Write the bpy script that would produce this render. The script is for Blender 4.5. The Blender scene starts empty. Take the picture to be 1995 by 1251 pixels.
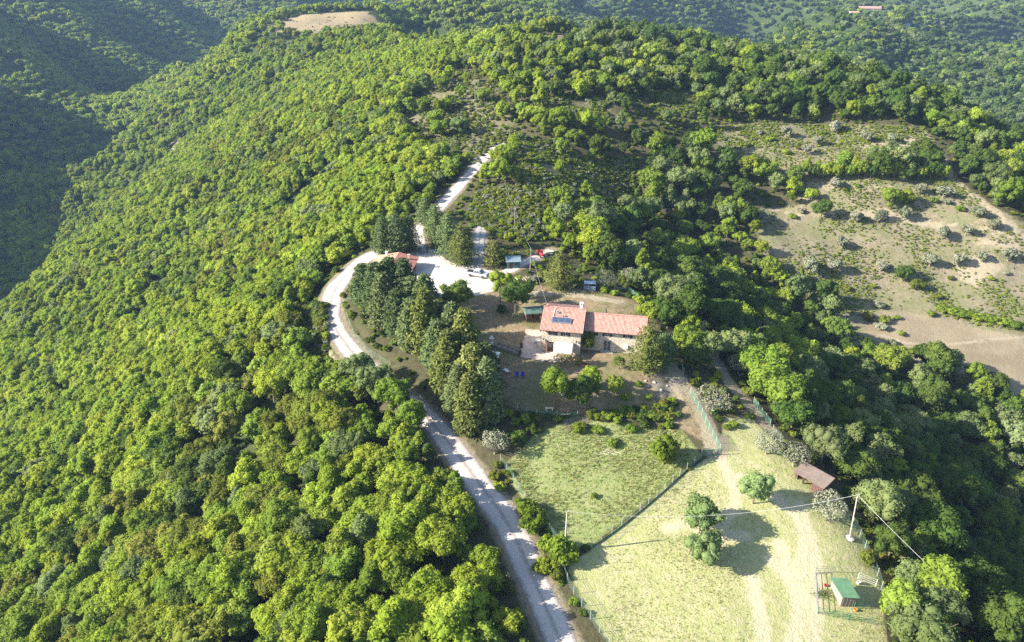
import bpy, math, random
import numpy as np
from mathutils import Vector, Matrix

# ------------------------------------------------------------------ camera, sky, sun, exposure
sc = bpy.context.scene
COL = sc.collection
F, CX, CY, PITCH, CAMZ = 1500.0, 997.5, 625.5, math.radians(28), 75.0
cam_d = bpy.data.cameras.new('camera'); cam = bpy.data.objects.new('camera', cam_d); COL.objects.link(cam)
cam.location = (0, 0, CAMZ); cam.rotation_euler = (math.radians(90) - PITCH, 0, 0)
cam_d.sensor_width = 36; cam_d.lens = 36 * F / 1995; cam_d.clip_start = 0.5; cam_d.clip_end = 8000
sc.camera = cam

SUN_EL, SUN_TO = math.radians(28), math.radians(9)          # shadows run along (cos, sin) of SUN_TO
world = bpy.data.worlds.new('World'); sc.world = world; world.use_nodes = True
nt = world.node_tree; bg = nt.nodes['Background']
sky = nt.nodes.new('ShaderNodeTexSky'); sky.sky_type = 'NISHITA'; sky.sun_disc = False
sky.sun_elevation = SUN_EL
sky.sun_rotation = math.atan2(-math.cos(SUN_TO), -math.sin(SUN_TO)) % (2 * math.pi)
nt.links.new(sky.outputs[0], bg.inputs[0]); bg.inputs[1].default_value = 0.092
sun_d = bpy.data.lights.new('sun', 'SUN'); sun_d.energy = 5.0; sun_d.angle = math.radians(0.5); sun_d.color = (1, 0.93, 0.80)
sun = bpy.data.objects.new('sun', sun_d); COL.objects.link(sun)
sdir = Vector((math.cos(SUN_TO) * math.cos(SUN_EL), math.sin(SUN_TO) * math.cos(SUN_EL), -math.sin(SUN_EL)))
sun.rotation_euler = sdir.to_track_quat('-Z', 'Y').to_euler(); sun.location = (-60, 40, 120)
vs = sc.view_settings; vs.view_transform = 'Standard'; vs.look = 'None'; vs.exposure = 1.8; vs.gamma = 1; vs.use_curve_mapping = False
cy = sc.cycles; cy.max_bounces = 5; cy.diffuse_bounces = 3; cy.glossy_bounces = 2; cy.transmission_bounces = 3; cy.volume_bounces = 0
cy.use_denoising = False

# ------------------------------------------------------------------ helpers: maths
RNG = np.random.default_rng(7)
def ray(px, py):
    u, v = (px - CX) / F, (CY - py) / F
    return np.array([u, math.cos(PITCH) + v * math.sin(PITCH), -math.sin(PITCH) + v * math.cos(PITCH)])
def at_z(px, py, z):
    d = ray(px, py); return d * ((z - CAMZ) / d[2]) + np.array([0, 0, CAMZ])
def project(p):
    p = np.atleast_2d(np.asarray(p, float)); x, y, z = p[:, 0], p[:, 1], p[:, 2] - CAMZ
    zc = y * math.cos(PITCH) - z * math.sin(PITCH); yc = y * math.sin(PITCH) + z * math.cos(PITCH)
    zc_ = np.maximum(zc, 1e-3)
    return np.stack([CX + F * x / zc_, CY - F * yc / zc_, zc], 1)
def hash2(ix, iy, seed):
    h = (ix.astype(np.int64) * 374761393 + iy.astype(np.int64) * 668265263 + seed * 982451653) & 0x7fffffff
    h = ((h ^ (h >> 13)) * 1274126177) & 0x7fffffff
    return ((h ^ (h >> 16)) & 0xffff) / 65535.0
def vnoise(x, y, seed=0):
    ix, iy = np.floor(x), np.floor(y); fx, fy = x - ix, y - iy
    fx, fy = fx * fx * (3 - 2 * fx), fy * fy * (3 - 2 * fy)
    a, b = hash2(ix, iy, seed), hash2(ix + 1, iy, seed); c, d = hash2(ix, iy + 1, seed), hash2(ix + 1, iy + 1, seed)
    return (a * (1 - fx) + b * fx) * (1 - fy) + (c * (1 - fx) + d * fx) * fy - 0.5
def fbm(x, y, scale, octv=3, seed=0):
    r = 0; a = 1
    for k in range(octv):
        r = r + a * vnoise(x / scale * 2 ** k, y / scale * 2 ** k, seed + k * 17); a *= 0.5
    return r
def sstep(a, b, x):
    t = np.clip((x - a) / (b - a), 0, 1); return t * t * (3 - 2 * t)
def poly_sd(X, Y, poly):
    """signed distance to a polygon in plan, positive inside"""
    p = np.asarray(poly); q = np.roll(p, -1, 0); d2 = np.full(X.shape, 1e18); ins = np.zeros(X.shape, bool)
    for (ax, ay), (bx, by) in zip(p, q):
        ex, ey = bx - ax, by - ay; L = ex * ex + ey * ey + 1e-9
        t = np.clip(((X - ax) * ex + (Y - ay) * ey) / L, 0, 1)
        d2 = np.minimum(d2, (X - ax - t * ex) ** 2 + (Y - ay - t * ey) ** 2)
        c = ((ay > Y) != (by > Y)) & (X < (bx - ax) * (Y - ay) / (by - ay + 1e-12) + ax); ins ^= c
    return np.where(ins, 1, -1) * np.sqrt(d2)
def line_dist(X, Y, pts):
    """distance to a polyline in plan, and its height at the nearest point"""
    d2 = np.full(X.shape, 1e18); zz = np.zeros(X.shape)
    for (ax, ay, az), (bx, by, bz) in zip(pts[:-1], pts[1:]):
        ex, ey = bx - ax, by - ay; L = ex * ex + ey * ey + 1e-9
        t = np.clip(((X - ax) * ex + (Y - ay) * ey) / L, 0, 1)
        d = (X - ax - t * ex) ** 2 + (Y - ay - t * ey) ** 2; m = d < d2
        d2 = np.where(m, d, d2); zz = np.where(m, az + t * (bz - az), zz)
    return np.sqrt(d2), zz

# ------------------------------------------------------------------ terrain: control heights, then one sheet
# (photo pixel, height) where the ground shows; world points where it does not
PIX = [
 # house terrace, yard, garage
 (860,560,0),(905,620,-.4),(1000,650,-.8),(1040,700,-.8),(1110,712,-.8),(1150,700,-.8),(1230,705,-.8),(1250,590,.4),(1150,575,.8),
 (1010,740,-1),(1080,785,-1.6),(1200,730,-1),(1245,735,-1.4),(960,720,-1),(850,520,.8),(820,480,1.5),(930,540,.6),(770,520,.6),(1020,560,.5),
 # gravel road
 (700,500,.2),(640,570,-1.5),(640,640,-3),(700,710,-4.2),(830,820,-4.8),(880,890,-5.2),(960,990,-5.6),(1010,1080,-6),(1060,1180,-6.3),(1090,1251,-6.4),
 # meadow and paddock
 (1100,900,-4.8),(1150,1040,-5.6),(1250,950,-5),(1290,850,-4.4),(1200,850,-4.4),(1050,850,-4.4),(1110,815,-3.4),
 (1380,900,-4.8),(1450,900,-5.2),(1500,1000,-6),(1400,1100,-6.4),(1250,1200,-6.8),(1550,1200,-7.6),(1650,1050,-7.4),(1680,1180,-8.6),(1590,930,-6.4),(1500,840,-5.4),
 (1345,760,-3),(1325,725,-2.6),(1440,800,-5),(1430,755,-5),
 # gully right of the spur
 (1750,900,-16),(1860,1100,-24),(1990,1180,-32),(1850,960,-30),(1720,800,-29),(1600,700,-26),(1500,620,-23),(1420,550,-19),(1330,450,-12),(1250,380,-6),
 # olive field
 (1990,720,-27),(1750,650,-25),(1900,650,-25),(1720,580,-22),(1600,560,-20),(1850,560,-20),(1500,470,-12),(1700,480,-13),(1990,520,-16),(1990,440,-8),
 (1750,400,-6),(1520,400,-8),(1400,300,2),(1550,330,0),(1700,340,0),(1600,250,6),(1780,250,7),(1850,330,0),(1960,420,-6),(1800,800,-28),(1900,850,-30),(1990,900,-32),
 # wooded ridge behind the field
 (1450,190,13),(1650,175,15),(1780,190,13),(1300,95,18),(1200,75,20),(1060,62,22),(960,80,18),(880,95,11),(1500,135,16),
 # hill behind the house
 (1000,265,9),(905,350,5),(870,400,3),(830,450,2),(950,400,3.5),(1000,420,3),(1050,330,7.5),(1100,250,11),(1000,200,15),(900,200,13),(850,150,12),(900,250,9),
 (1000,130,19),(1100,150,19),(1200,200,15),(1300,250,9),(1200,300,4),(1300,350,-1),(1400,200,10),
 # straw hill and saddle
 (800,85,1),(760,110,1),
 # left flank
 (700,400,-2),(600,400,-17),(500,400,-29),(400,400,-39),(300,400,-48),(270,365,-51),(700,300,0),(600,300,-12),(500,300,-25),(400,300,-39),
 (700,200,4),(600,200,-7),(500,200,-23),(420,210,-40),(0,1251,-40),(0,900,-52),(0,620,-70),(110,515,-62),(250,1000,-28),(250,750,-36),(450,600,-24),(500,800,-14),(560,1000,-12),(700,1150,-10),(560,560,-11),
 (300,260,-72),(250,300,-88),(340,135,-56),(450,135,-38),(530,65,-18),(400,230,-52),
]
WLD = [
 (-300,402,-134),(-345,600,-122),(-375,760,-104),(-415,1000,-80),(-285,250,-142),(-270,100,-145),(-248,330,-114),(-238,200,-104),(-195,90,-80),
 (-400,402,-66),(-440,600,-56),(-470,760,-40),(-515,1000,-16),(-480,402,26),(-530,600,12),(-560,760,4),(-620,1000,35),(-380,250,-70),(-460,250,28),(-340,100,-100),(-420,100,-40),  # includes an out-of-view west crest, raised to throw shade over the valley
 (-640,600,20),(-700,800,20),(-760,1000,45),(-640,300,0),(-480,1250,-40),(-650,1250,50),
 (-300,1100,-66),(-150,900,-58),(-335,860,-104),(-255,850,-84),(-190,830,-64),(-300,1350,-55),(-500,1500,-10),(-950,900,60),(-900,1500,110),(-900,400,20),
 (0,560,-22),(100,560,-20),(200,470,-10),(-20,665,-26),(-188,612,-7.5),(-140,606,-5),(-95,606,-4.5),(-178,655,-5),(-105,655,-4.5),(-180,704,-5.5),(-145,704,-4),(-110,702,-4.5),(-150,765,-30),(-195,748,-28),(-100,762,-26),(-222,650,-22),(0,780,-68),(150,760,-72),(300,620,-60),(300,420,-62),(205,312,-14),(240,335,-42),(330,300,-72),(212,262,-20),(262,285,-54),(250,235,-38),(300,200,-56),(450,330,-95),(450,500,-90),
 (0,1000,-80),(250,950,-86),(500,800,-92),(700,700,-110),(0,1250,-62),(300,1250,-62),(600,1150,-70),(900,1000,-90),(0,1550,-25),(350,1550,-18),(700,1500,-20),(1100,1400,-40),
 (-300,1700,20),(0,1900,70),(400,1900,90),(800,1900,90),(1300,1900,70),(0,2400,190),(800,2400,200),(1600,2400,180),(-900,2300,200),(1800,1000,-80),(1500,500,-60),
 (160,110,-48),(200,60,-55),(120,60,-34),(70,40,-13),(30,40,-7),(-10,40,-9),(-60,40,-28),(-150,20,-70),(250,-100,-70),(0,-100,-15),(-250,-100,-110),(170,150,-38),
]
C = np.array([list(at_z(a, b, c)) for a, b, c in PIX] + [list(w) for w in WLD], float)
def kern(dx, dy): return np.sqrt(dx * dx + dy * dy + 9.0)
n = len(C); K = kern(C[:, None, 0] - C[None, :, 0], C[:, None, 1] - C[None, :, 1])
A = np.zeros((n + 1, n + 1)); A[:n, :n] = K - np.eye(n) * 1.2; A[:n, n] = 1; A[n, :n] = 1
W = np.linalg.solve(A, np.append(C[:, 2], 0))
def axis(parts):
    v = [parts[0][0]]
    for a, b, s in parts: v += list(np.linspace(a, b, max(2, int(round((b - a) / s)) + 1))[1:])
    return np.array(v)
XS = axis([(-1700, -700, 30), (-700, -210, 7), (-210, -62, 2), (-62, 112, .65), (112, 260, 2), (260, 720, 8), (720, 1800, 30)])
YS = axis([(-100, 40, 10), (40, 62, 1.6), (62, 212, .65), (212, 420, 1.5), (420, 820, 5), (820, 2500, 20)])
X, Y = np.meshgrid(XS, YS)
Z = np.full(X.shape, W[n])
for i in range(n): Z += W[i] * kern(X - C[i, 0], Y - C[i, 1])
def zat(x, y):
    x = np.clip(np.asarray(x, float), XS[0], XS[-1] - 1e-6); y = np.clip(np.asarray(y, float), YS[0], YS[-1] - 1e-6)
    i = np.clip(np.searchsorted(XS, x, 'right') - 1, 0, len(XS) - 2); j = np.clip(np.searchsorted(YS, y, 'right') - 1, 0, len(YS) - 2)
    fx = (x - XS[i]) / (XS[i + 1] - XS[i]); fy = (y - YS[j]) / (YS[j + 1] - YS[j])
    return (Z[j, i] * (1 - fx) + Z[j, i + 1] * fx) * (1 - fy) + (Z[j + 1, i] * (1 - fx) + Z[j + 1, i + 1] * fx) * fy
_T = np.geomspace(45, 3200, 2600)
def P(px, py):
    """the ground point seen at a photo pixel"""
    d = ray(px, py); q = np.outer(_T, d); q[:, 2] += CAMZ
    below = np.nonzero(q[:, 2] < zat(q[:, 0], q[:, 1]))[0]
    if len(below) == 0: return at_z(px, max(py, 20), -60)
    k = max(1, below[0]); lo, hi = _T[k - 1], _T[k]
    for _ in range(24):
        m = (lo + hi) / 2; r = d * m
        if r[2] + CAMZ < zat(r[0], r[1]): hi = m
        else: lo = m
    r = d * hi; return np.array([r[0], r[1], float(zat(r[0], r[1]))])
def dens(pix, step=14, closed=True):
    out = []; k = len(pix)
    for i in range(k if closed else k - 1):
        a, b = np.array(pix[i], float), np.array(pix[(i + 1) % k], float); m = max(1, int(np.hypot(*(b - a)) / step))
        out += [tuple(a + (b - a) * t / m) for t in range(m)]
    if not closed: out.append(tuple(pix[-1]))
    return out
def WP(pix, closed=True): return np.array([P(*q) for q in dens(pix, closed=closed)])
def smooth_line(pts, step=1.0, it=6):
    p = np.asarray(pts, float); s = np.append(0, np.cumsum(np.hypot(*np.diff(p[:, :2], axis=0).T))); m = int(s[-1] / step) + 2
    u = np.linspace(0, s[-1], m); q = np.stack([np.interp(u, s, p[:, k]) for k in range(3)], 1)
    for _ in range(it):
        q[1:-1] = (q[:-2] + 2 * q[1:-1] + q[2:]) / 4
    return q
# far relief: spurs and side gullies
far = sstep(430, 800, Y) * (1 - .85 * sstep(-40, -150, X) * sstep(1200, 1000, Y)); lft = sstep(-335, -440, X) * sstep(150, 300, Y)
rdg = 1 - 2 * np.abs(fbm(X + .35 * Y, Y - .3 * X, 330, 3, 3))
Z += far * (1 - lft) * ((rdg - .62) * 125 + fbm(X, Y, 110, 3, 4) * 36)
Z += lft * (40 * (np.abs(np.sin((Y + 0.5 * X + 60 * fbm(X, Y, 220, 2, 5)) / 48.0)) - .62) + 10 * fbm(X, Y, 60, 3, 6))
Z += sstep(-40, -130, X) * (1 - lft) * (1 - far) * (fbm(X, Y, 60, 3, 9) * 7 + 12 * sstep(280, 420, Y) * fbm(X - .5 * Y, Y, 95, 2, 10))
Z += sstep(60, 90, X) * (1 - far) * fbm(X, Y, 26, 3, 19) * 1.2 + fbm(X, Y, 7, 2, 11) * .22

# ------------------------------------------------------------------ helpers: objects and materials
def tag(o, label=None, cat=None, group=None, kind=None):
    if label: o['label'] = label
    if cat: o['category'] = cat
    if group: o['group'] = group
    if kind: o['kind'] = kind
    return o
def empty(name, loc, rz=0.0, label=None, cat=None, group=None):
    o = bpy.data.objects.new(name, None); o.empty_display_size = .3; COL.objects.link(o)
    o.location = [float(v) for v in loc]; o.rotation_euler = (0, 0, rz); return tag(o, label, cat, group)
def mesh_np(name, V, Fc, mat=None, tint=None, smooth=False, matidx=None):
    """mesh from arrays; Fc is an (n,3) or (n,4) index array or a list of such arrays"""
    Fs = Fc if isinstance(Fc, list) else [Fc]
    Fs = [np.asarray(f, np.int32) for f in Fs if len(f)]
    me = bpy.data.meshes.new(name); V = np.asarray(V, np.float32)
    me.vertices.add(len(V)); me.vertices.foreach_set('co', V.ravel())
    idx = np.concatenate([f.ravel() for f in Fs]); cnt = np.concatenate([np.full(len(f), f.shape[1], np.int32) for f in Fs])
    me.loops.add(len(idx)); me.loops.foreach_set('vertex_index', idx.astype(np.int32))
    me.polygons.add(len(cnt)); st = np.append(0, np.cumsum(cnt)[:-1]).astype(np.int32)
    me.polygons.foreach_set('loop_start', st); me.polygons.foreach_set('loop_total', cnt)
    if smooth: me.polygons.foreach_set('use_smooth', np.ones(len(cnt), bool))
    if matidx is not None: me.polygons.foreach_set('material_index', np.asarray(matidx, np.int32))
    if tint is not None:
        a = me.attributes.new('tint', 'FLOAT', 'POINT'); a.data.foreach_set('value', np.asarray(tint, np.float32))
    for m in (mat if isinstance(mat, (list, tuple)) else [mat]):
        if m: me.materials.append(m)
    me.update(calc_edges=True); me.validate(); return me
def link(name, me, parent=None):
    o = bpy.data.objects.new(name, me); COL.objects.link(o)
    if parent is not None: o.parent = parent
    return o
class NB:
    """short-hand for node trees"""
    def __init__(s, name):
        s.m = bpy.data.materials.new(name); s.m.use_nodes = True; s.t = s.m.node_tree; s.N = s.t.nodes; s.L = s.t.links
        s.N.clear(); s.out = s.N.new('ShaderNodeOutputMaterial')
    def node(s, typ, ins=None, **kw):
        n = s.N.new(typ)
        for k, v in kw.items(): setattr(n, k, v)
        for k, v in (ins or {}).items():
            if isinstance(v, bpy.types.NodeSocket): s.L.new(v, n.inputs[k])
            else: n.inputs[k].default_value = v
        return n
    def pos(s): return s.node('ShaderNodeNewGeometry').outputs['Position']
    def noise(s, scale, detail=3, rough=.55, vec=None, w=None):
        n = s.node('ShaderNodeTexNoise', {'Scale': scale, 'Detail': detail, 'Roughness': rough})
        s.L.new(vec if vec is not None else s.pos(), n.inputs['Vector']); return n.outputs['Fac']
    def math(s, op, a, b=0.0, c=0.0, clamp=False):
        n = s.N.new('ShaderNodeMath'); n.operation = op; n.use_clamp = clamp
        for i, v in enumerate((a, b, c)):
            if isinstance(v, bpy.types.NodeSocket): s.L.new(v, n.inputs[i])
            else: n.inputs[i].default_value = v
        return n.outputs[0]
    def mix(s, f, a, b):
        n = s.N.new('ShaderNodeMix'); n.data_type = 'RGBA'
        for k, v in ((0, f), (6, a), (7, b)):
            if isinstance(v, bpy.types.NodeSocket): s.L.new(v, n.inputs[k])
            else: n.inputs[k].default_value = v if k == 0 else (*v[:3], 1)
        return n.outputs[2]
    def ramp(s, f, stops):
        n = s.N.new('ShaderNodeValToRGB'); s.L.new(f, n.inputs[0]); e = n.color_ramp.elements
        while len(e) < len(stops): e.new(0.5)
        for k, (p, c) in enumerate(stops): e[k].position = p; e[k].color = (*c[:3], 1)
        return n.outputs[0]
    def attr(s, name): return s.node('ShaderNodeAttribute', attribute_name=name).outputs['Fac']
    def bump(s, h, strength=.4, dist=.1):
        return s.node('ShaderNodeBump', {'Height': h, 'Strength': strength, 'Distance': dist}).outputs[0]
    def principled(s, col, rough=.85, normal=None, spec=.2, metal=0.0):
        b = s.node('ShaderNodeBsdfPrincipled', {'Roughness': rough, 'Metallic': metal, 'Specular IOR Level': spec})
        if isinstance(col, bpy.types.NodeSocket): s.L.new(col, b.inputs['Base Color'])
        else: b.inputs['Base Color'].default_value = (*col[:3], 1)
        if normal is not None: s.L.new(normal, b.inputs['Normal'])
        s.L.new(b.outputs[0], s.out.inputs[0]); return s.m
def plain(name, col, rough=.7, var=.25, scale=3.0, metal=0.0, spec=.3):
    """a surface of one colour with uneven wear"""
    b = NB(name); obj = b.node('ShaderNodeTexCoord').outputs['Object']
    f = b.noise(scale, 4, .6, obj); k = [c * (1 - var) for c in col]; h = [min(1, c * (1 + var * .6)) for c in col]
    return b.principled(b.ramp(f, [(.3, k), (.7, h)]), rough, b.bump(f, .15, .03), spec, metal)

# ------------------------------------------------------------------ roads and tracks: centre lines in the ground
def road_line(pix, **k): return smooth_line(WP(pix, closed=False), **k)
DRIVE_PX = [(1125,1330),(1092,1251),(1062,1180),(1032,1110),(1003,1045),(970,988),(932,940),(890,882),(852,835),(818,800),(772,765),(728,728),(692,695),(655,645),(641,605),(646,573),(668,542),(702,510),(735,492),(775,482),(812,468)]
UPHILL_PX = [(822,492),(815,468),(812,448),(832,425),(860,400),(887,372),(912,342),(938,313),(967,288),(1003,266)]
drive = road_line(DRIVE_PX, it=14); uphill = road_line(UPHILL_PX, it=10)
side = road_line([(925,535),(931,505),(933,478),(936,455),(940,436)], it=6)
shed_track = road_line([(940,548),(985,530),(1020,512),(1050,500),(1075,488)], it=6)
back_path = road_line([(985,570),(1040,572),(1090,572),(1140,577),(1205,588)], it=6)
bank_path = road_line([(1300,705),(1322,732),(1346,765),(1366,800),(1384,842),(1390,880)], it=5)
gully_path = road_line([(1372,608),(1362,632),(1390,690),(1418,742),(1442,770),(1470,800),(1500,838)], it=5)
field_track = road_line([(1800,252),(1822,285),(1840,318),(1852,345),(1885,372),(1930,405),(1975,445),(2040,500)], it=6)
meadow_path = road_line([(1715,652),(1760,668),(1820,674),(1880,668),(1940,660),(2020,657)], it=6)
low_track = road_line([(1835,1150),(1850,1195),(1862,1251),(1880,1330)], it=4)
terrace_line = road_line([(1500,408),(1560,420),(1660,415),(1750,428),(1850,438),(1950,452),(2030,480)], it=4)
ROADS = [('gravel_drive', drive, 4.1), ('uphill_track', uphill, 3.4), ('side_track', side, 3.0), ('shed_track', shed_track, 3.0)]
def carve(line, half, soft):
    m = (X > line[:, 0].min() - half - soft) & (X < line[:, 0].max() + half + soft) & (Y > line[:, 1].min() - half - soft) & (Y < line[:, 1].max() + half + soft)
    d, zz = line_dist(X[m], Y[m], line); w = 1 - sstep(half, half + soft, d); Z[m] = Z[m] * (1 - w) + zz * w
for _, l, w in ROADS: carve(l, w / 2 + .4, 2.2)
# level ground under the house, the garage and the parking place
HROT = math.radians(-10); HX, HY, HZ = 5.7, 130.0, -0.8
def hloc(x, y, z=0): c, s = math.cos(HROT), math.sin(HROT); return (HX + x * c - y * s, HY + x * s + y * c, HZ + z)
house_pad = [hloc(-4, -5)[:2], hloc(12, -5)[:2], hloc(21, -3.2)[:2], hloc(21, 11)[:2], hloc(-2, 13)[:2]]
def level(poly, z, soft):
    sd = poly_sd(X, Y, poly); w = sstep(-soft, 0, sd); Z[:] = Z * (1 - w) + z * w
level(house_pad, HZ, 3.0)
YARD_PX = [(795,492),(845,486),(872,508),(915,522),(965,528),(990,543),(965,566),(905,582),(850,578),(800,560),(770,530)]
yard = WP(YARD_PX); yz = float(np.median(yard[:, 2])); level(yard[:, :2], yz, 5.0)
for _, l, w in ROADS: l[:, 2] = zat(l[:, 0], l[:, 1])
# the stepped bank below the garden
bank = WP([(1000,800),(1130,806),(1220,796),(1275,742),(1318,735),(1345,800),(1300,850),(1150,835),(1020,830)])
bsd = poly_sd(X, Y, bank[:, :2]); Z += sstep(0, 2.5, bsd) * fbm(X, Y, 3.0, 3, 31) * .8

# ------------------------------------------------------------------ what lies on the ground where
def layer(polys, soft):
    r = np.zeros(X.shape)
    for p in polys:
        q = WP(p)[:, :2]; b = soft * 2 + 1
        m = (X > q[:, 0].min() - b) & (X < q[:, 0].max() + b) & (Y > q[:, 1].min() - b) & (Y < q[:, 1].max() + b)
        r[m] = np.maximum(r[m], sstep(-soft, soft, poly_sd(X[m], Y[m], q)))
    return r
PADDOCK_PX = [(1402,885),(1370,897),(1300,950),(1230,1010),(1150,1070),(1105,1108),(1140,1180),(1195,1262),(1250,1340),(1740,1340),(1722,1200),(1712,1130),(1692,1070),(1650,1005),(1600,955),(1540,895),(1500,850),(1465,815),(1410,815)]
MEADOW_PX = [(985,905),(1040,850),(1120,812),(1230,828),(1330,840),(1368,890),(1250,985),(1150,1065),(1100,1065),(1050,1005),(1005,955)]
LAWN_PX = [(895,590),(960,556),(1050,556),(1150,566),(1240,585),(1290,640),(1310,710),(1345,760),(1388,870),(1340,845),(1290,800),(1230,795),(1130,806),(1010,800),(955,775),(930,700),(890,640)]
FIELD_PX = [(1385,246),(1500,240),(1800,246),(1835,300),(1865,350),(1940,405),(2010,440),(2250,520),(2250,850),(2010,800),(1960,770),(1880,730),(1780,700),(1700,690),(1660,670),(1620,600),(1530,545),(1490,500),(1470,440),(1440,412),(1560,400),(1550,352),(1440,330),(1395,300)]
MOWN_PX = [(1680,650),(1720,605),(1790,610),(1900,640),(2050,660),(2200,700),(2200,850),(2010,800),(1900,735),(1790,705)]
STRAW_W = np.array([(-186,622),(-150,612),(-118,610),(-92,620),(-88,650),(-104,684),(-124,702),(-160,706),(-184,694),(-196,660)], float)
FIELDV_PX = [(min(a, 2040), b) for a, b in FIELD_PX]
SCRUB_PX = [[(780,225),(840,150),(905,135),(965,165),(1010,215),(1010,268),(950,290),(900,315),(840,305),(790,280)],
            [(1150,320),(1230,310),(1260,360),(1180,400),(1140,380)], [(1090,200),(1180,190),(1220,240),(1120,250)], [(1280,180),(1370,190),(1350,230),(1280,225)], [(1180,400),(1240,395),(1250,440),(1190,450)],
            [(930,375),(1010,360),(1080,385),(1085,440),(1040,470),(980,470),(950,450),(905,430)],
            [(1005,280),(1085,270),(1160,325),(1150,400),(1065,390),(1005,355)],
            [(1060,68),(1135,66),(1150,88),(1075,92)], [(1290,88),(1360,98),(1470,125),(1480,142),(1380,130),(1300,112)], [(760,66),(830,60),(885,72),(880,92),(780,88)],
            [(820,275),(890,272),(895,300),(830,310)],
            [(590,600),(640,590),(640,690),(690,735),(640,740),(590,690)]]
BARE_PX = [[(1660,285),(1790,262),(1815,300),(1800,330),(1720,300)], [(1530,350),(1580,356),(1640,360),(1640,368),(1560,364)],[(1680,362),(1740,362),(1750,370),(1690,370)],
           [(1665,410),(1720,404),(1780,425),(1850,440),(1840,446),(1700,428)],[(1900,462),(1995,475),(1995,495),(1900,474)], [(1860,505),(1930,495),(1960,520),(1900,560),(1870,545)],
           [(640,690),(690,730),(660,735),(600,700)], [(1280,735),(1320,730),(1330,780),(1290,760)], [(1390,850),(1420,850),(1420,890),(1380,890)]]
TRAIL_PX = [[(1405,890),(1420,930),(1440,965),(1425,1000),(1400,1020),(1400,1050)],[(1560,985),(1575,1040),(1590,1100),(1590,1180),(1585,1260),(1590,1330)],
            [(1440,930),(1500,960),(1560,1010),(1570,1060),(1560,1120)],[(1500,1090),(1550,1140),(1560,1200),(1540,1260)],[(1300,1030),(1340,1015),(1370,1035),(1450,1045)],
            [(1520,1060),(1540,1120),(1590,1190)],[(1465,1130),(1480,1190),(1490,1260)]]
M = {}
M['dry'] = layer([FIELD_PX], 3.0); M['mown'] = layer([MOWN_PX], 3.0)
M['dry'] = np.maximum(M['dry'], .52 * layer(SCRUB_PX, 4.0))
M['straw'] = sstep(-6, 6, poly_sd(X, Y, STRAW_W)); M['pad'] = layer([PADDOCK_PX], 1.0); M['grn'] = layer([MEADOW_PX], 1.2)
M['lawn'] = layer([LAWN_PX], 1.5); M['grav'] = np.maximum(layer([YARD_PX], 1.0), 0); M['bare'] = layer(BARE_PX, 2.0)
M['rock'] = np.maximum(layer([[(1262,738),(1300,738),(1318,775),(1285,775)], [(1100,815),(1150,812),(1150,838),(1095,838)]], 1.2), layer([[(310,285),(365,270),(368,290),(320,305)], [(345,118),(372,112),(372,124),(345,126)], [(278,340),(292,338),(292,356),(278,358)]], 4.0))
def near_line(line, half, soft):
    r = np.zeros(X.shape); b = half + soft
    m = (X > line[:, 0].min() - b) & (X < line[:, 0].max() + b) & (Y > line[:, 1].min() - b) & (Y < line[:, 1].max() + b)
    d, _ = line_dist(X[m], Y[m], line); r[m] = 1 - sstep(half - soft, half + soft, d); return r
sh = np.zeros(X.shape)
for _, l, w in ROADS: sh = np.maximum(sh, near_line(l, w / 2 + .7, 1.3))
M['verge'] = sh
M['trail'] = np.zeros(X.shape); M['farwood'] = np.maximum(sstep(440, 560, Y), sstep(-25, -60, X))
for t in TRAIL_PX: M['trail'] = np.maximum(M['trail'], near_line(road_line(t), 1.0, 1.3))
for l, h in ((back_path, 1.1), (bank_path, 1.5), (gully_path, 1.3), (field_track, 1.3), (meadow_path, .5), (low_track, 1.3), (terrace_line, .5)):
    M['bare'] = np.maximum(M['bare'], near_line(l, h, .7))

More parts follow.
